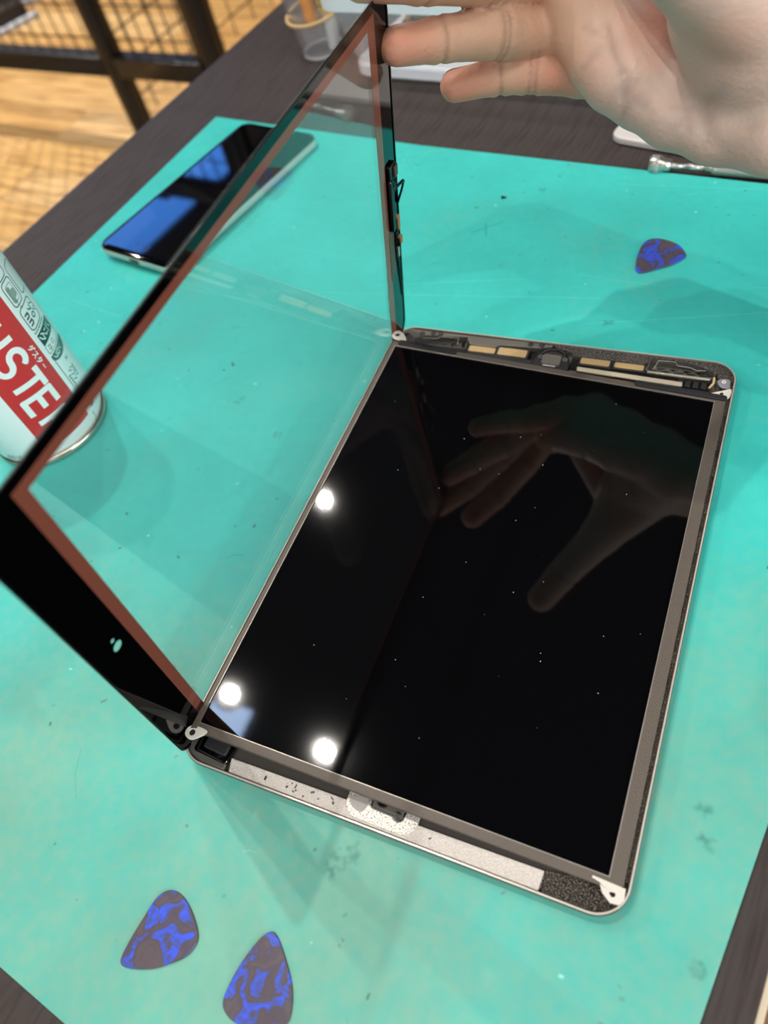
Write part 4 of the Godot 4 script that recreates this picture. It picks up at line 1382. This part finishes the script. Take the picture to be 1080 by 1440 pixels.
# strokes of the letters used on the can, x along the reading direction and y up, both 0..1
func glyph(ch: String) -> Array:
	match ch:
		"D": return [arc_pts([Vector2(0.1, 0), Vector2(0.1, 1), Vector2(0.5, 1)], Vector2(0.5, 0.5), 0.42, 0.5, PI / 2, -PI / 2, [Vector2(0.1, 0)])]
		"U": return [arc_pts([Vector2(0.1, 1), Vector2(0.1, 0.4)], Vector2(0.5, 0.38), 0.4, 0.38, PI, TAU, [Vector2(0.9, 1)])]
		"S": return [arc_pts([], Vector2(0.5, 0.75), 0.38, 0.25, 0.35, PI * 1.5, []), arc_pts([], Vector2(0.5, 0.25), 0.4, 0.25, PI * 0.5, -PI + 0.35, [])]
		"T": return [[Vector2(0, 1), Vector2(1, 1)], [Vector2(0.5, 1), Vector2(0.5, 0)]]
		"E": return [[Vector2(0.95, 1), Vector2(0.1, 1), Vector2(0.1, 0), Vector2(0.95, 0)], [Vector2(0.1, 0.52), Vector2(0.85, 0.52)]]
		"R": return [arc_pts([Vector2(0.1, 0), Vector2(0.1, 1), Vector2(0.55, 1)], Vector2(0.55, 0.75), 0.35, 0.25, PI / 2, -PI / 2, [Vector2(0.1, 0.5)]), [Vector2(0.5, 0.5), Vector2(0.95, 0)]]
		"n": return [[Vector2(0.15, 0), Vector2(0.15, 0.9)], arc_pts([Vector2(0.15, 0.6)], Vector2(0.5, 0.58), 0.34, 0.34, PI, 0, [Vector2(0.84, 0)])]
		"o": return [arc_pts([], Vector2(0.5, 0.5), 0.42, 0.45, 0, TAU, [])]
		"J": return [[Vector2(0.7, 1), Vector2(0.7, 0.2), Vector2(0.4, 0), Vector2(0.1, 0.2)]]
		"B": return [[Vector2(0.15, 0), Vector2(0.15, 1), Vector2(0.6, 1), Vector2(0.75, 0.75), Vector2(0.6, 0.52), Vector2(0.15, 0.52)], [Vector2(0.6, 0.52), Vector2(0.85, 0.26), Vector2(0.6, 0), Vector2(0.15, 0)]]
		"0": return [arc_pts([], Vector2(0.5, 0.5), 0.36, 0.5, 0, TAU, [])]
		"1": return [[Vector2(0.3, 0.8), Vector2(0.5, 1), Vector2(0.5, 0)]]
		"ta": return [[Vector2(0.35, 1), Vector2(0.05, 0.5)], [Vector2(0.28, 0.8), Vector2(0.85, 0.8), Vector2(0.6, 0.3), Vector2(0.2, 0)], [Vector2(0.3, 0.5), Vector2(0.65, 0.38)]]
		"da": return [[Vector2(0.35, 1), Vector2(0.05, 0.5)], [Vector2(0.28, 0.8), Vector2(0.75, 0.8), Vector2(0.55, 0.3), Vector2(0.2, 0)], [Vector2(0.3, 0.5), Vector2(0.6, 0.38)], [Vector2(0.82, 1.05), Vector2(0.87, 0.9)], [Vector2(0.98, 1.05), Vector2(1.03, 0.9)]]
		"su": return [[Vector2(0.15, 0.88), Vector2(0.78, 0.88), Vector2(0.5, 0.4), Vector2(0.08, 0.05)], [Vector2(0.52, 0.42), Vector2(0.92, 0.05)]]
		"-": return [[Vector2(0.1, 0.5), Vector2(0.9, 0.5)]]
		"ku": return [[Vector2(0.35, 1), Vector2(0.08, 0.5)], [Vector2(0.3, 0.8), Vector2(0.85, 0.8), Vector2(0.6, 0.3), Vector2(0.2, 0)]]
		"ri": return [[Vector2(0.25, 0.95), Vector2(0.25, 0.4)], [Vector2(0.75, 1), Vector2(0.75, 0.4), Vector2(0.42, 0)]]
		"nn": return [[Vector2(0.12, 0.88), Vector2(0.38, 0.7)], [Vector2(0.12, 0.08), Vector2(0.55, 0.25), Vector2(0.9, 0.75)]]
		"hu": return [[Vector2(0.12, 0.88), Vector2(0.88, 0.88), Vector2(0.68, 0.35), Vector2(0.22, 0)]]
		"ro": return [[Vector2(0.12, 0.9), Vector2(0.88, 0.9), Vector2(0.88, 0.1), Vector2(0.12, 0.1), Vector2(0.12, 0.9)]]
		"no": return [[Vector2(0.8, 0.95), Vector2(0.58, 0.4), Vector2(0.12, 0.03)]]
		"ka": return [[Vector2(0.1, 0.72), Vector2(0.85, 0.72), Vector2(0.8, 0.1), Vector2(0.6, 0.12)], [Vector2(0.45, 1), Vector2(0.4, 0.4), Vector2(0.1, 0)]]
		"me": return [[Vector2(0.8, 1), Vector2(0.55, 0.4), Vector2(0.12, 0)], [Vector2(0.3, 0.7), Vector2(0.8, 0.25)]]
		"ra": return [[Vector2(0.2, 0.95), Vector2(0.8, 0.95)], [Vector2(0.12, 0.68), Vector2(0.86, 0.68), Vector2(0.65, 0.25), Vector2(0.3, 0)]]
	return []

func arc_pts(before: Array, c: Vector2, rx: float, ry: float, a0: float, a1: float, after: Array) -> Array:
	var o := before.duplicate()
	for k in 15:
		var a := lerpf(a0, a1, k / 14.0)
		o.append(c + Vector2(cos(a) * rx, sin(a) * ry))
	o.append_array(after)
	return o

const CAN_A0 := -62.8    # left end of the print, mm round the can (negative angles)
const CAN_PX := 10.0     # pixels per mm
const CAN_TOP := 130.0

func can_px(a: float, z: float) -> Vector2:
	return Vector2((a - CAN_A0) * CAN_PX, (CAN_TOP - z) * CAN_PX)

func can_text(im: Image, words: Array, a: float, z: float, w: float, h: float, pitch: float, stroke: float, col: Color):    # reads down the can, tops of letters towards larger a
	for i in words.size():
		for s in glyph(words[i]):
			var pts := PackedVector2Array()
			for p in s:
				pts.append(can_px(a + p.y * h, z - i * pitch - p.x * w))
			dab(im, pts, stroke * CAN_PX, col, 0.7, stroke > 2.0)

func can_box(im: Image, a0: float, a1: float, z0: float, z1: float, r: float, stroke: float, col: Color):
	var pts := PackedVector2Array()
	for p in MB.rrect(a1 - a0, z1 - z0, r, 4):
		pts.append(can_px((a0 + a1) / 2 + p.x, (z0 + z1) / 2 + p.y))
	pts.append(pts[0])
	dab(im, pts, stroke * CAN_PX, col)

func can_fill(im: Image, a0: float, a1: float, z0: float, z1: float, col: Color):
	var p := can_px(a0, z1)
	var q := can_px(a1, z0)
	im.fill_rect(Rect2i(int(p.x), int(p.y), int(q.x - p.x), int(q.y - p.y)), col)

func build_can():
	var R := 32.7
	var c := Vector3(-266.3, 19.8, 0)
	var t := thing("spray_can", "white spray duster can with a red band and large white letters at the left edge", "spray can", c)
	# print, 10 px per mm over 230 mm... the seam lies on the far side
	var per := TAU * R / 360.0
	var im := Image.create(1030, 1300, false, Image.FORMAT_RGB8)
	var white := Color(0.97, 0.97, 0.96)
	var redc := Color(0.84, 0.17, 0.18)
	var ink := Color(0.20, 0.24, 0.22)
	var grn := Color(0.10, 0.22, 0.20)
	im.fill(white)
	can_fill(im, -27.6, 3.2, 12.0, 130.0, redc)
	can_text(im, ["D"], -21.2, 100.5, 11.5, 15.8, 1, 3.2, white)
	can_text(im, ["U"], -21.2, 86.2, 11.3, 15.8, 1, 3.2, white)
	can_text(im, ["S"], -21.2, 71.4, 12.2, 15.8, 1, 3.2, white)
	can_text(im, ["T"], -21.2, 56.6, 12.0, 15.8, 1, 3.2, white)
	can_text(im, ["E"], -21.2, 43.8, 11.4, 15.8, 1, 3.2, white)
	can_text(im, ["R"], -21.2, 28.6, 11.6, 15.8, 1, 3.2, white)
	can_text(im, ["da", "su", "ta", "-"], -2.2, 65.6, 3.0, 3.2, 3.9, 0.55, white)
	# camera pictogram box and its neighbours
	can_box(im, 6.4, 15.4, 83.2, 96.4, 2.2, 0.5, ink)
	can_box(im, 6.4, 15.4, 97.6, 111.0, 2.2, 0.5, ink)
	can_box(im, 17.5, 26.5, 83.2, 99.0, 2.2, 0.5, ink)
	can_fill(im, 8.0, 10.6, 85.2, 93.4, Color(0.55, 0.60, 0.56))
	dab(im, PackedVector2Array([can_px(11.4, 89.0), can_px(11.5, 89.0)]), 46.0, Color(0.62, 0.66, 0.62))
	can_box(im, 8.0, 13.6, 85.0, 94.0, 1.2, 0.3, Color(0.45, 0.5, 0.47))
	can_text(im, ["ka", "me", "ra"], 9.0, 85.4, 1.1, 1.5, 1.5, 0.22, ink)
	# box with rounded corners and large letters
	can_box(im, 6.4, 20.0, 68.6, 81.2, 2.4, 0.55, ink)
	can_text(im, ["n", "n"], 8.2, 77.6, 3.0, 3.0, 4.0, 0.95, ink)
	can_text(im, ["hu", "o"], 12.8, 78.6, 2.8, 3.2, 3.9, 0.7, ink)
	can_text(im, ["no", "nn"], 16.4, 79.2, 2.6, 2.8, 3.6, 0.55, ink)
	for k in 9:
		dab(im, PackedVector2Array([can_px(6.6 + k * 1.5, 67.4), can_px(7.3 + k * 1.5, 66.8)]), 7.0, Color(0.4, 0.44, 0.42))
	# dark green badge, white box beside it
	can_fill(im, 6.6, 24.0, 58.8, 65.6, grn)
	can_text(im, ["ku"], 7.6, 64.9, 5.2, 4.0, 5.0, 0.75, white)
	can_text(im, ["ri"], 12.2, 64.7, 5.0, 3.4, 5.0, 0.7, white)
	can_text(im, ["-"], 16.2, 64.6, 5.0, 2.2, 5.0, 0.7, white)
	can_text(im, ["nn"], 18.8, 64.7, 5.0, 3.6, 5.0, 0.7, white)
	can_box(im, 6.6, 24.0, 53.2, 58.8, 1.2, 0.3, ink)
	can_text(im, ["me", "ka"], 8.4, 57.6, 1.7, 3.0, 1.8, 0.3, ink)
	can_text(im, ["ro"], 13.0, 57.2, 2.6, 2.6, 1.8, 0.3, ink)
	# rounded grey-green badge
	for k in 40:
		var a := 6.2 + k * 0.5
		var h := 4.6 * sqrt(maxf(0.0, 1.0 - pow((a - 16.0) / 10.4, 2.0)))
		dab(im, PackedVector2Array([can_px(a, 51.8), can_px(a, 51.2 - h)]), 6.0, Color(0.30, 0.38, 0.35))
	can_text(im, ["hu"], 8.0, 51.4, 3.2, 3.0, 3.5, 0.6, white)
	can_text(im, ["ro"], 11.6, 51.4, 3.2, 2.8, 3.5, 0.6, white)
	can_text(im, ["nn"], 15.0, 51.4, 3.2, 3.0, 3.5, 0.6, white)
	# thin rule, small lines of print
	can_fill(im, 6.2, 6.8, 15.0, 48.8, Color(0.42, 0.47, 0.45))
	can_fill(im, 6.2, 6.8, 4.0, 10.5, Color(0.42, 0.47, 0.45))
	can_text(im, ["su"], 14.2, 44.0, 2.4, 2.6, 3, 0.5, ink)
	can_text(im, ["nn", "no", "nn"], 10.4, 38.5, 2.4, 3.0, 2.9, 0.5, ink)
	can_text(im, ["hu", "ro", "nn"], 14.0, 38.0, 2.2, 2.8, 2.7, 0.5, ink)
	for k in 11:
		dab(im, PackedVector2Array([can_px(8.0, 36.0 - k * 1.5), can_px(9.3, 35.4 - k * 1.5)]), 7.5, Color(0.32, 0.36, 0.34))
	can_fill(im, 8.0, 12.0, 12.6, 15.2, Color(0.30, 0.36, 0.34))
	# batch mark at the foot
	var at := -53.6
	for ch in ["J", "B", "0", "1", "S"]:
		for s in glyph(ch):
			var pts := PackedVector2Array()
			for p in s:
				pts.append(can_px(at + p.x * 1.7, 7.6 + p.y * 3.0))
			dab(im, pts, 4.0, Color(0.15, 0.17, 0.18))
		at += 2.3
	var paint := mk("can_print", Color.WHITE, 0.28)
	paint.albedo_texture = ImageTexture.create_from_image(im)
	paint.texture_repeat = false
	# body: wall with its own UV (angle, height), rest plain
	var st := SurfaceTool.new()
	st.begin(Mesh.PRIMITIVE_TRIANGLES)
	st.set_smooth_group(0)
	var seg := 96
	var a_first := CAN_A0 / per
	var a_last := (CAN_A0 + 103.0) / per
	var zs := [4.5, 6.5, 130.0]
	var rs := [31.2, 32.7, 32.7]
	for k in seg:
		for z in 2:
			var q := []
			for e in [[0, 0], [1, 0], [1, 1], [0, 1]]:
				var ang: float = a_first + (a_last - a_first) * (k + e[0]) / seg
				var zz: float = zs[z + e[1]]
				var rr: float = rs[z + e[1]]
				q.append([Vector3(cos(deg_to_rad(ang)) * rr, sin(deg_to_rad(ang)) * rr, zz), Vector2((ang - a_first) / (a_last - a_first), (CAN_TOP - zz) / 130.0)])
			for i in [0, 2, 1, 0, 3, 2]:
				st.set_uv(q[i][1])
				st.add_vertex(V(q[i][0]))
	st.generate_normals()
	part_mesh("printed_wall", st.commit(), paint, t)
	var plain := mk("can_white", white, 0.28)
	var m := MB.new()
	var loops := []
	for s in [[31.2, 4.5], [32.7, 6.5], [32.7, 130.0]]:
		var l := PackedVector3Array()
		for k in 73:
			var ang := lerpf(a_last, a_first + 360.0, k / 72.0)
			l.append(Vector3(cos(deg_to_rad(ang)) * s[0], sin(deg_to_rad(ang)) * s[0], s[1]))
		loops.append(l)
	m.loft(loops, true, false)
	part("back_wall", m, plain, t)
	m = MB.new()
	m.lathe(PackedVector2Array([Vector2(32.7, 130), Vector2(32.7, 188), Vector2(31.5, 191)]), Vector3.ZERO, 72, true)
	part("upper_wall", m, plain, t)
	var chrome := mk("tinplate", Color(0.80, 0.76, 0.70), 0.2, 0.95)
	m = MB.new()
	m.lathe(PackedVector2Array([Vector2(0.1, 3.0), Vector2(28, 1.6), Vector2(31.0, 0.2), Vector2(32.6, 0.2), Vector2(33.5, 1.2), Vector2(33.5, 3.4), Vector2(32.7, 4.3), Vector2(31.2, 4.6)]), Vector3.ZERO, 72, true)
	part("bottom_rim", m, chrome, t)
	m = MB.new()
	m.lathe(PackedVector2Array([Vector2(31.5, 191), Vector2(32.8, 192), Vector2(32.8, 194.5), Vector2(31, 195), Vector2(27, 202), Vector2(20, 207), Vector2(14, 208.5), Vector2(14, 212), Vector2(12, 212.5), Vector2(0.1, 211)]), Vector3.ZERO, 72)
	part("top_dome", m, chrome, t)
	m = MB.new()
	m.lathe(PackedVector2Array([Vector2(12, 211), Vector2(12.5, 218), Vector2(9, 224), Vector2(9, 236), Vector2(7, 238), Vector2(0.1, 238)]), Vector3.ZERO, 32)
	m.tube(PackedVector3Array([Vector3(6, -3, 231), Vector3(20, -10, 231)]), 3.0, 12)
	part("spray_nozzle", m, mk("nozzle_white", Color(0.85, 0.85, 0.85), 0.4), t)


func build_cup():
	var t := thing("plastic_cup", "small clear plastic cup holding tools, with a tan rubber band round it", "cup", Vector3(-285, 450, -2), GRID_TURN)
	var clr := clear("cup_plastic", Color(0.92, 0.94, 0.95), 0.07, 0.05)
	var m := MB.new()
	m.lathe(PackedVector2Array([Vector2(0.1, 0.8), Vector2(17.5, 0.8), Vector2(19.6, 2.2), Vector2(29, 70), Vector2(30.2, 71), Vector2(30.2, 72.4), Vector2(28.2, 72.4), Vector2(28.0, 70), Vector2(18.6, 3.4), Vector2(17, 2.2), Vector2(0.1, 2.2)]), Vector3.ZERO, 48, true)
	part("cup_wall", m, clr, t)
	m = MB.new()
	m.ring(MB.circle(Vector2.ZERO, 19.2, 40), MB.circle(Vector2.ZERO, 16.6, 40), 0.3, 1.6, 0.3)
	part("foot_ring", m, mk("milky_plastic", Color(0.72, 0.72, 0.72), 0.3), t)
	var b := thing("rubber_band", "tan rubber band stretched round the clear plastic cup", "rubber band", Vector3(-285, 450, 30), 0)
	m = MB.new()
	var loop := PackedVector3Array()
	for k in 49:
		var a := TAU * k / 48
		loop.append(Vector3(cos(a) * 24.9, sin(a) * 24.9, 3.0 * sin(a + 0.6)))
	m.tube(loop, 1.5, 8, false)
	part("band", m, mk("tan_rubber", Color(0.82, 0.68, 0.48), 0.55), b)
	# an orange-yellow handled driver, a yellow-labelled glue tube and a scrap of film stand in the cup
	var d := thing("orange_driver", "orange-yellow tool handle standing in the clear plastic cup", "tool", Vector3(-289, 446, 8))
	m = MB.new()
	m.tube(PackedVector3Array([Vector3(0, 0, 10), Vector3(0, 0, 12), Vector3(-1, 2, 16), Vector3(-6, 10, 96), Vector3(-6.3, 10.6, 99)]), [2.0, 4.0, 5.6, 6.2, 3.0], 14)
	part("handle", m, mk("orange_handle", Color(0.95, 0.60, 0.10), 0.4), d)
	m = MB.new()
	m.tube(PackedVector3Array([Vector3(-2.6, 4.7, 44), Vector3(-3.0, 5.3, 50)]), 6.3, 14)
	part("grip_band", m, mk("grip_band", Color(0.80, 0.50, 0.10), 0.5), d)
	var g := thing("glue_tube", "white tube with a yellow printed label standing in the clear plastic cup", "tube", Vector3(-272, 446, 1))
	m = MB.new()
	m.tube(PackedVector3Array([Vector3(0, 0, 0), Vector3(0, 0, 2), Vector3(0.9, 1.4, 29)]), [4.6, 5.2, 5.6], 20)
	part("body", m, mk("tube_white", Color(0.95, 0.95, 0.94), 0.4), g)
	m = MB.new()
	m.tube(PackedVector3Array([Vector3(0.9, 1.4, 27.5), Vector3(1.0, 1.6, 30), Vector3(3.4, 5.6, 95)]), [6.2, 9.2, 9.2], 24)
	part("label_wrap", m, mk("tube_yellow", Color(0.96, 0.80, 0.08), 0.4), g, "yellow label")
	m = MB.new()
	for k in 4:
		m.tube(PackedVector3Array([Vector3(-5.0, -5.6 + 0.4 * k, 35 + k * 6), Vector3(1.3, -7.5 + 0.4 * k, 35 + k * 6), Vector3(7.0, -5.4 + 0.4 * k, 35 + k * 6)]), 0.5, 5)
	part("printed_line", m, mk("label_ink", Color(0.3, 0.25, 0.1), 0.5), g)
	var s := thing("plastic_scrap", "curled piece of clear film lying at the bottom of the plastic cup", "film", Vector3(-287, 447, 2))
	m = MB.new()
	var loops := []
	for k in 9:
		var a := lerpf(0.2, 3.6, k / 8.0)
		loops.append(PackedVector3Array([Vector3(cos(a) * 9, sin(a) * 8 - 4, 1.5), Vector3(cos(a) * 10.5, sin(a) * 9 - 4, 12 + k * 1.2)]))
	m.loft(loops, true, false)
	part("film", m, clear("milky_film", Color(0.9, 0.9, 0.9), 0.22, 0.1), s)


func build_container():
	# clear tub with a thick white foot and a white lid rim
	var t := thing("plastic_container", "clear plastic storage box with thick white base and rim standing behind the fingers", "box", Vector3(-144.6, 389.2, -2), -8.4)
	var W := 184.0; var D := 120.0
	var base := MB.place(MB.rrect(W, D, 12, 6), Vector2(0, D / 2))
	var top := MB.place(MB.rrect(W + 22, D + 22, 14, 6), Vector2(0, D / 2))
	var white := mk("container_white", Color(0.96, 0.965, 0.98), 0.3)
	var m := MB.new()
	m.prism(base, 0.0, 12.0, 2.5, true)
	part("foot", m, white, t, "thick white foot")
	m = MB.new()
	m.loft([MB.at_z(MB.inset(base, 1.5), 9), MB.at_z(MB.inset(top, 1.5), 56), MB.at_z(MB.inset(top, 3.2), 56), MB.at_z(MB.inset(base, 3.2), 9), MB.at_z(MB.inset(base, 1.5), 9)])
	part("clear_wall", m, clear("tub_plastic", Color(0.85, 0.87, 0.88), 0.14, 0.08), t)
	m = MB.new()
	m.ring(MB.inset(top, -3.0), MB.inset(top, 4.0), 55, 68, 1.2)
	part("rim", m, white, t, "white rim")
	# what shows through its wall
	var k := thing("cloth_bundle", "folded grey-brown cloth lying inside the clear storage box", "cloth", Vector3(-144, 447, 10.3), -8.4)
	m = MB.new()
	for i in 4:
		m.prism(MB.place(MB.rrect(118 - i * 8, 66 - i * 5, 10, 5), Vector2(i * 3.0 - 4, i * 1.5), i * 2.0), i * 8.0, i * 8.0 + 8.4, 3.0, true)
	part("folds", m, mk("grey_cloth", Color(0.42, 0.37, 0.32), 0.85), k)
	var st := thing("wooden_stick", "pale wooden stick leaning inside the clear storage box", "stick", Vector3(-205, 432, 8))
	m = MB.new()
	m.tube(PackedVector3Array([Vector3(0, 0, 4), Vector3(26, 10, 44)]), 3.4, 10)
	part("shaft", m, mk("pale_wood", Color(0.78, 0.62, 0.40), 0.6), st)


func build_slab():
	# the corner of a flat pale case that sticks out under the hand
	var t := thing("white_case", "flat white plastic case with rounded corners lying below the hand", "case", Vector3(-16.3, 317.0, -2), -15.5)
	var o := MB.place(MB.rrect(140, 74, 8, 8), Vector2(70, 37))
	var m := MB.new()
	m.prism(o, 0.5, 5.2, 1.0, true)
	part("body", m, mk("case_white", Color(0.80, 0.77, 0.75), 0.35), t)
	m = MB.new()
	m.prism(MB.inset(o, 2.5), 0.0, 0.9)
	part("underside", m, mk("case_grey", Color(0.3, 0.3, 0.3), 0.5), t)


func build_screwdriver():
	var t := thing("precision_screwdriver", "silver precision screwdriver with knurled handle lying beside the mat edge", "screwdriver", Vector3(15.0, 287.8, 3.0), -5.0)
	var steel := mk("brushed_steel", Color(0.78, 0.76, 0.73), 0.28, 0.9)
	var m := MB.new()
	var prof := func(list: Array, sides: int) -> MB:
		var mm := MB.new()
		var path := PackedVector3Array()
		var rad := []
		for p in list:
			path.append(Vector3(p[0], 0, 0))
			rad.append(p[1])
		mm.tube(path, rad, sides)
		return mm
	m = prof.call([[0, 3.6], [0.01, 4.3], [1.0, 4.9], [5.6, 4.9], [6.4, 4.5], [8.2, 3.6], [12.2, 3.3], [12.3, 1.8]], 32)
	part("swivel_cap", m, steel, t)
	var kn := MB.new()
	for k in 14:
		var a := TAU * k / 14
		kn.box(Vector3(3.4, cos(a) * 4.85, sin(a) * 4.85), Vector3(4.2, 0.9, 0.9), 0.25)
	part("cap_ridges", kn, steel, t)
	m = prof.call([[12, 1.75], [18.5, 1.75], [18.6, 1.4], [21.5, 1.4], [21.6, 1.85], [28.5, 1.85], [28.6, 1.5], [32, 1.5], [32.1, 2.1], [36, 2.1]], 20)
	part("shaft", m, steel, t)
	m = prof.call([[35.6, 2.4], [36.0, 3.0], [37.0, 3.25], [118, 3.25], [119, 2.8], [122, 1.4], [146, 1.3], [148, 0.6]], 28)
	part("handle", m, mk("handle_steel", Color(0.70, 0.68, 0.65), 0.34, 0.85), t)
	kn = MB.new()
	for k in 20:
		var a := TAU * k / 20
		kn.box(Vector3(77.5, cos(a) * 3.2, sin(a) * 3.2), Vector3(80, 0.5, 0.5), 0.15)
	part("knurling", kn, steel, t)


func build_picks():
	var outlines := [
		["blue and black marbled guitar pick lying alone on the mat at the upper right", PackedVector2Array([Vector2(25.1, 196.1), Vector2(24.5, 205.5), Vector2(25.8, 216.2), Vector2(30.5, 220.3), Vector2(37.6, 219.5), Vector2(44.6, 215.7), Vector2(49.1, 209.1), Vector2(48.8, 205.1), Vector2(43.7, 199.1), Vector2(36.4, 194.3), Vector2(29.5, 190.4), Vector2(26.5, 191.6)])],
		["left of the two near marbled guitar picks, its point towards the lower left", PackedVector2Array([Vector2(-70.4, -194.5), Vector2(-70.8, -188.1), Vector2(-69.8, -179.2), Vector2(-68.6, -172.3), Vector2(-65.3, -168.4), Vector2(-59.8, -168.1), Vector2(-53.4, -171.4), Vector2(-47.5, -176.8), Vector2(-46.7, -181.0), Vector2(-48.6, -184.9), Vector2(-52.8, -188.6), Vector2(-58.1, -192.2), Vector2(-66.2, -195.1)])],
		["right of the two near marbled guitar picks, its narrow point towards the tablet", PackedVector2Array([Vector2(-22.8, -166.8), Vector2(-20.0, -167.2), Vector2(-14.8, -171.6), Vector2(-9.0, -177.9), Vector2(-5.9, -184.2), Vector2(-5.8, -188.9), Vector2(-10.1, -192.5), Vector2(-16.8, -194.3), Vector2(-23.5, -194.7), Vector2(-28.5, -192.3), Vector2(-29.5, -187.4), Vector2(-28.3, -178.4), Vector2(-25.6, -170.1)])]]
	for k in 3:
		var poly: PackedVector2Array = MB.smooth_poly(outlines[k][1], 5)
		var c := Vector2.ZERO
		for p in poly: c += p
		c /= poly.size()
		poly = MB.place(poly, -c)
		# pearl: folded sheets of blue in a dark ground
		var n := 192
		var im := Image.create(n, n, false, Image.FORMAT_RGB8)
		var warp := noise(0.012, 40 + k, 2)
		var sheet := noise(0.017, 60 + k, 4)
		var fine := noise(0.035, 80 + k, 2)
		for y in n:
			for x in n:
				var w := Vector2(warp.get_noise_2d(x, y), warp.get_noise_2d(x + 300, y)) * 40.0
				var s := sheet.get_noise_2d(x + w.x, y + w.y) + 0.05
				var g := 0.5 + 0.5 * fine.get_noise_2d(x + w.y * 2.0, y * 2.2 + w.x)
				var b := smoothstep(0.0, 0.14, s) * (0.2 + 0.95 * g)
				var col := Color(0.31, 0.27, 0.31).lerp(Color(0.20, 0.34, 0.92), clampf(b, 0, 1))
				col = col.lerp(Color(0.38, 0.33, 0.34), 0.5 * smoothstep(0.1, 0.35, -s))
				im.set_pixel(x, y, col)
		var mat := mk("pearl_blue", Color.WHITE, 0.30)
		mat.albedo_texture = ImageTexture.create_from_image(im)
		var m := MB.new()
		m.uvk = Vector2(1 / 40.0, 1 / 40.0)
		m.uvo = Vector2(0.5, 0.5)
		m.prism(poly, 0.0, 0.9, 0.3, true)
		var o := part("guitar_pick", m, mat, self)
		o.position = V(Vector3(c.x, c.y, 0.02))
		tag(o, outlines[k][0], "guitar pick")


func build_tiny_screw():
	var t := thing("tiny_screw", "tiny dark screw lying loose on the mat behind the tablet", "screw", Vector3(-67.7, 251.3, 0.9))
	var dark := mk("dark_screw", Color(0.12, 0.12, 0.14), 0.3, 0.8)
	var m := MB.new()
	m.tube(PackedVector3Array([Vector3(0, 0, 0), Vector3(0.25, 0, 0), Vector3(0.9, 0, 0)]), [0.6, 0.95, 0.95], 14)
	part("head", m, dark, t)
	m = MB.new()
	m.tube(PackedVector3Array([Vector3(0.9, 0, -0.1), Vector3(3.0, 0.5, -0.4)]), 0.5, 10)
	part("shank", m, dark, t)
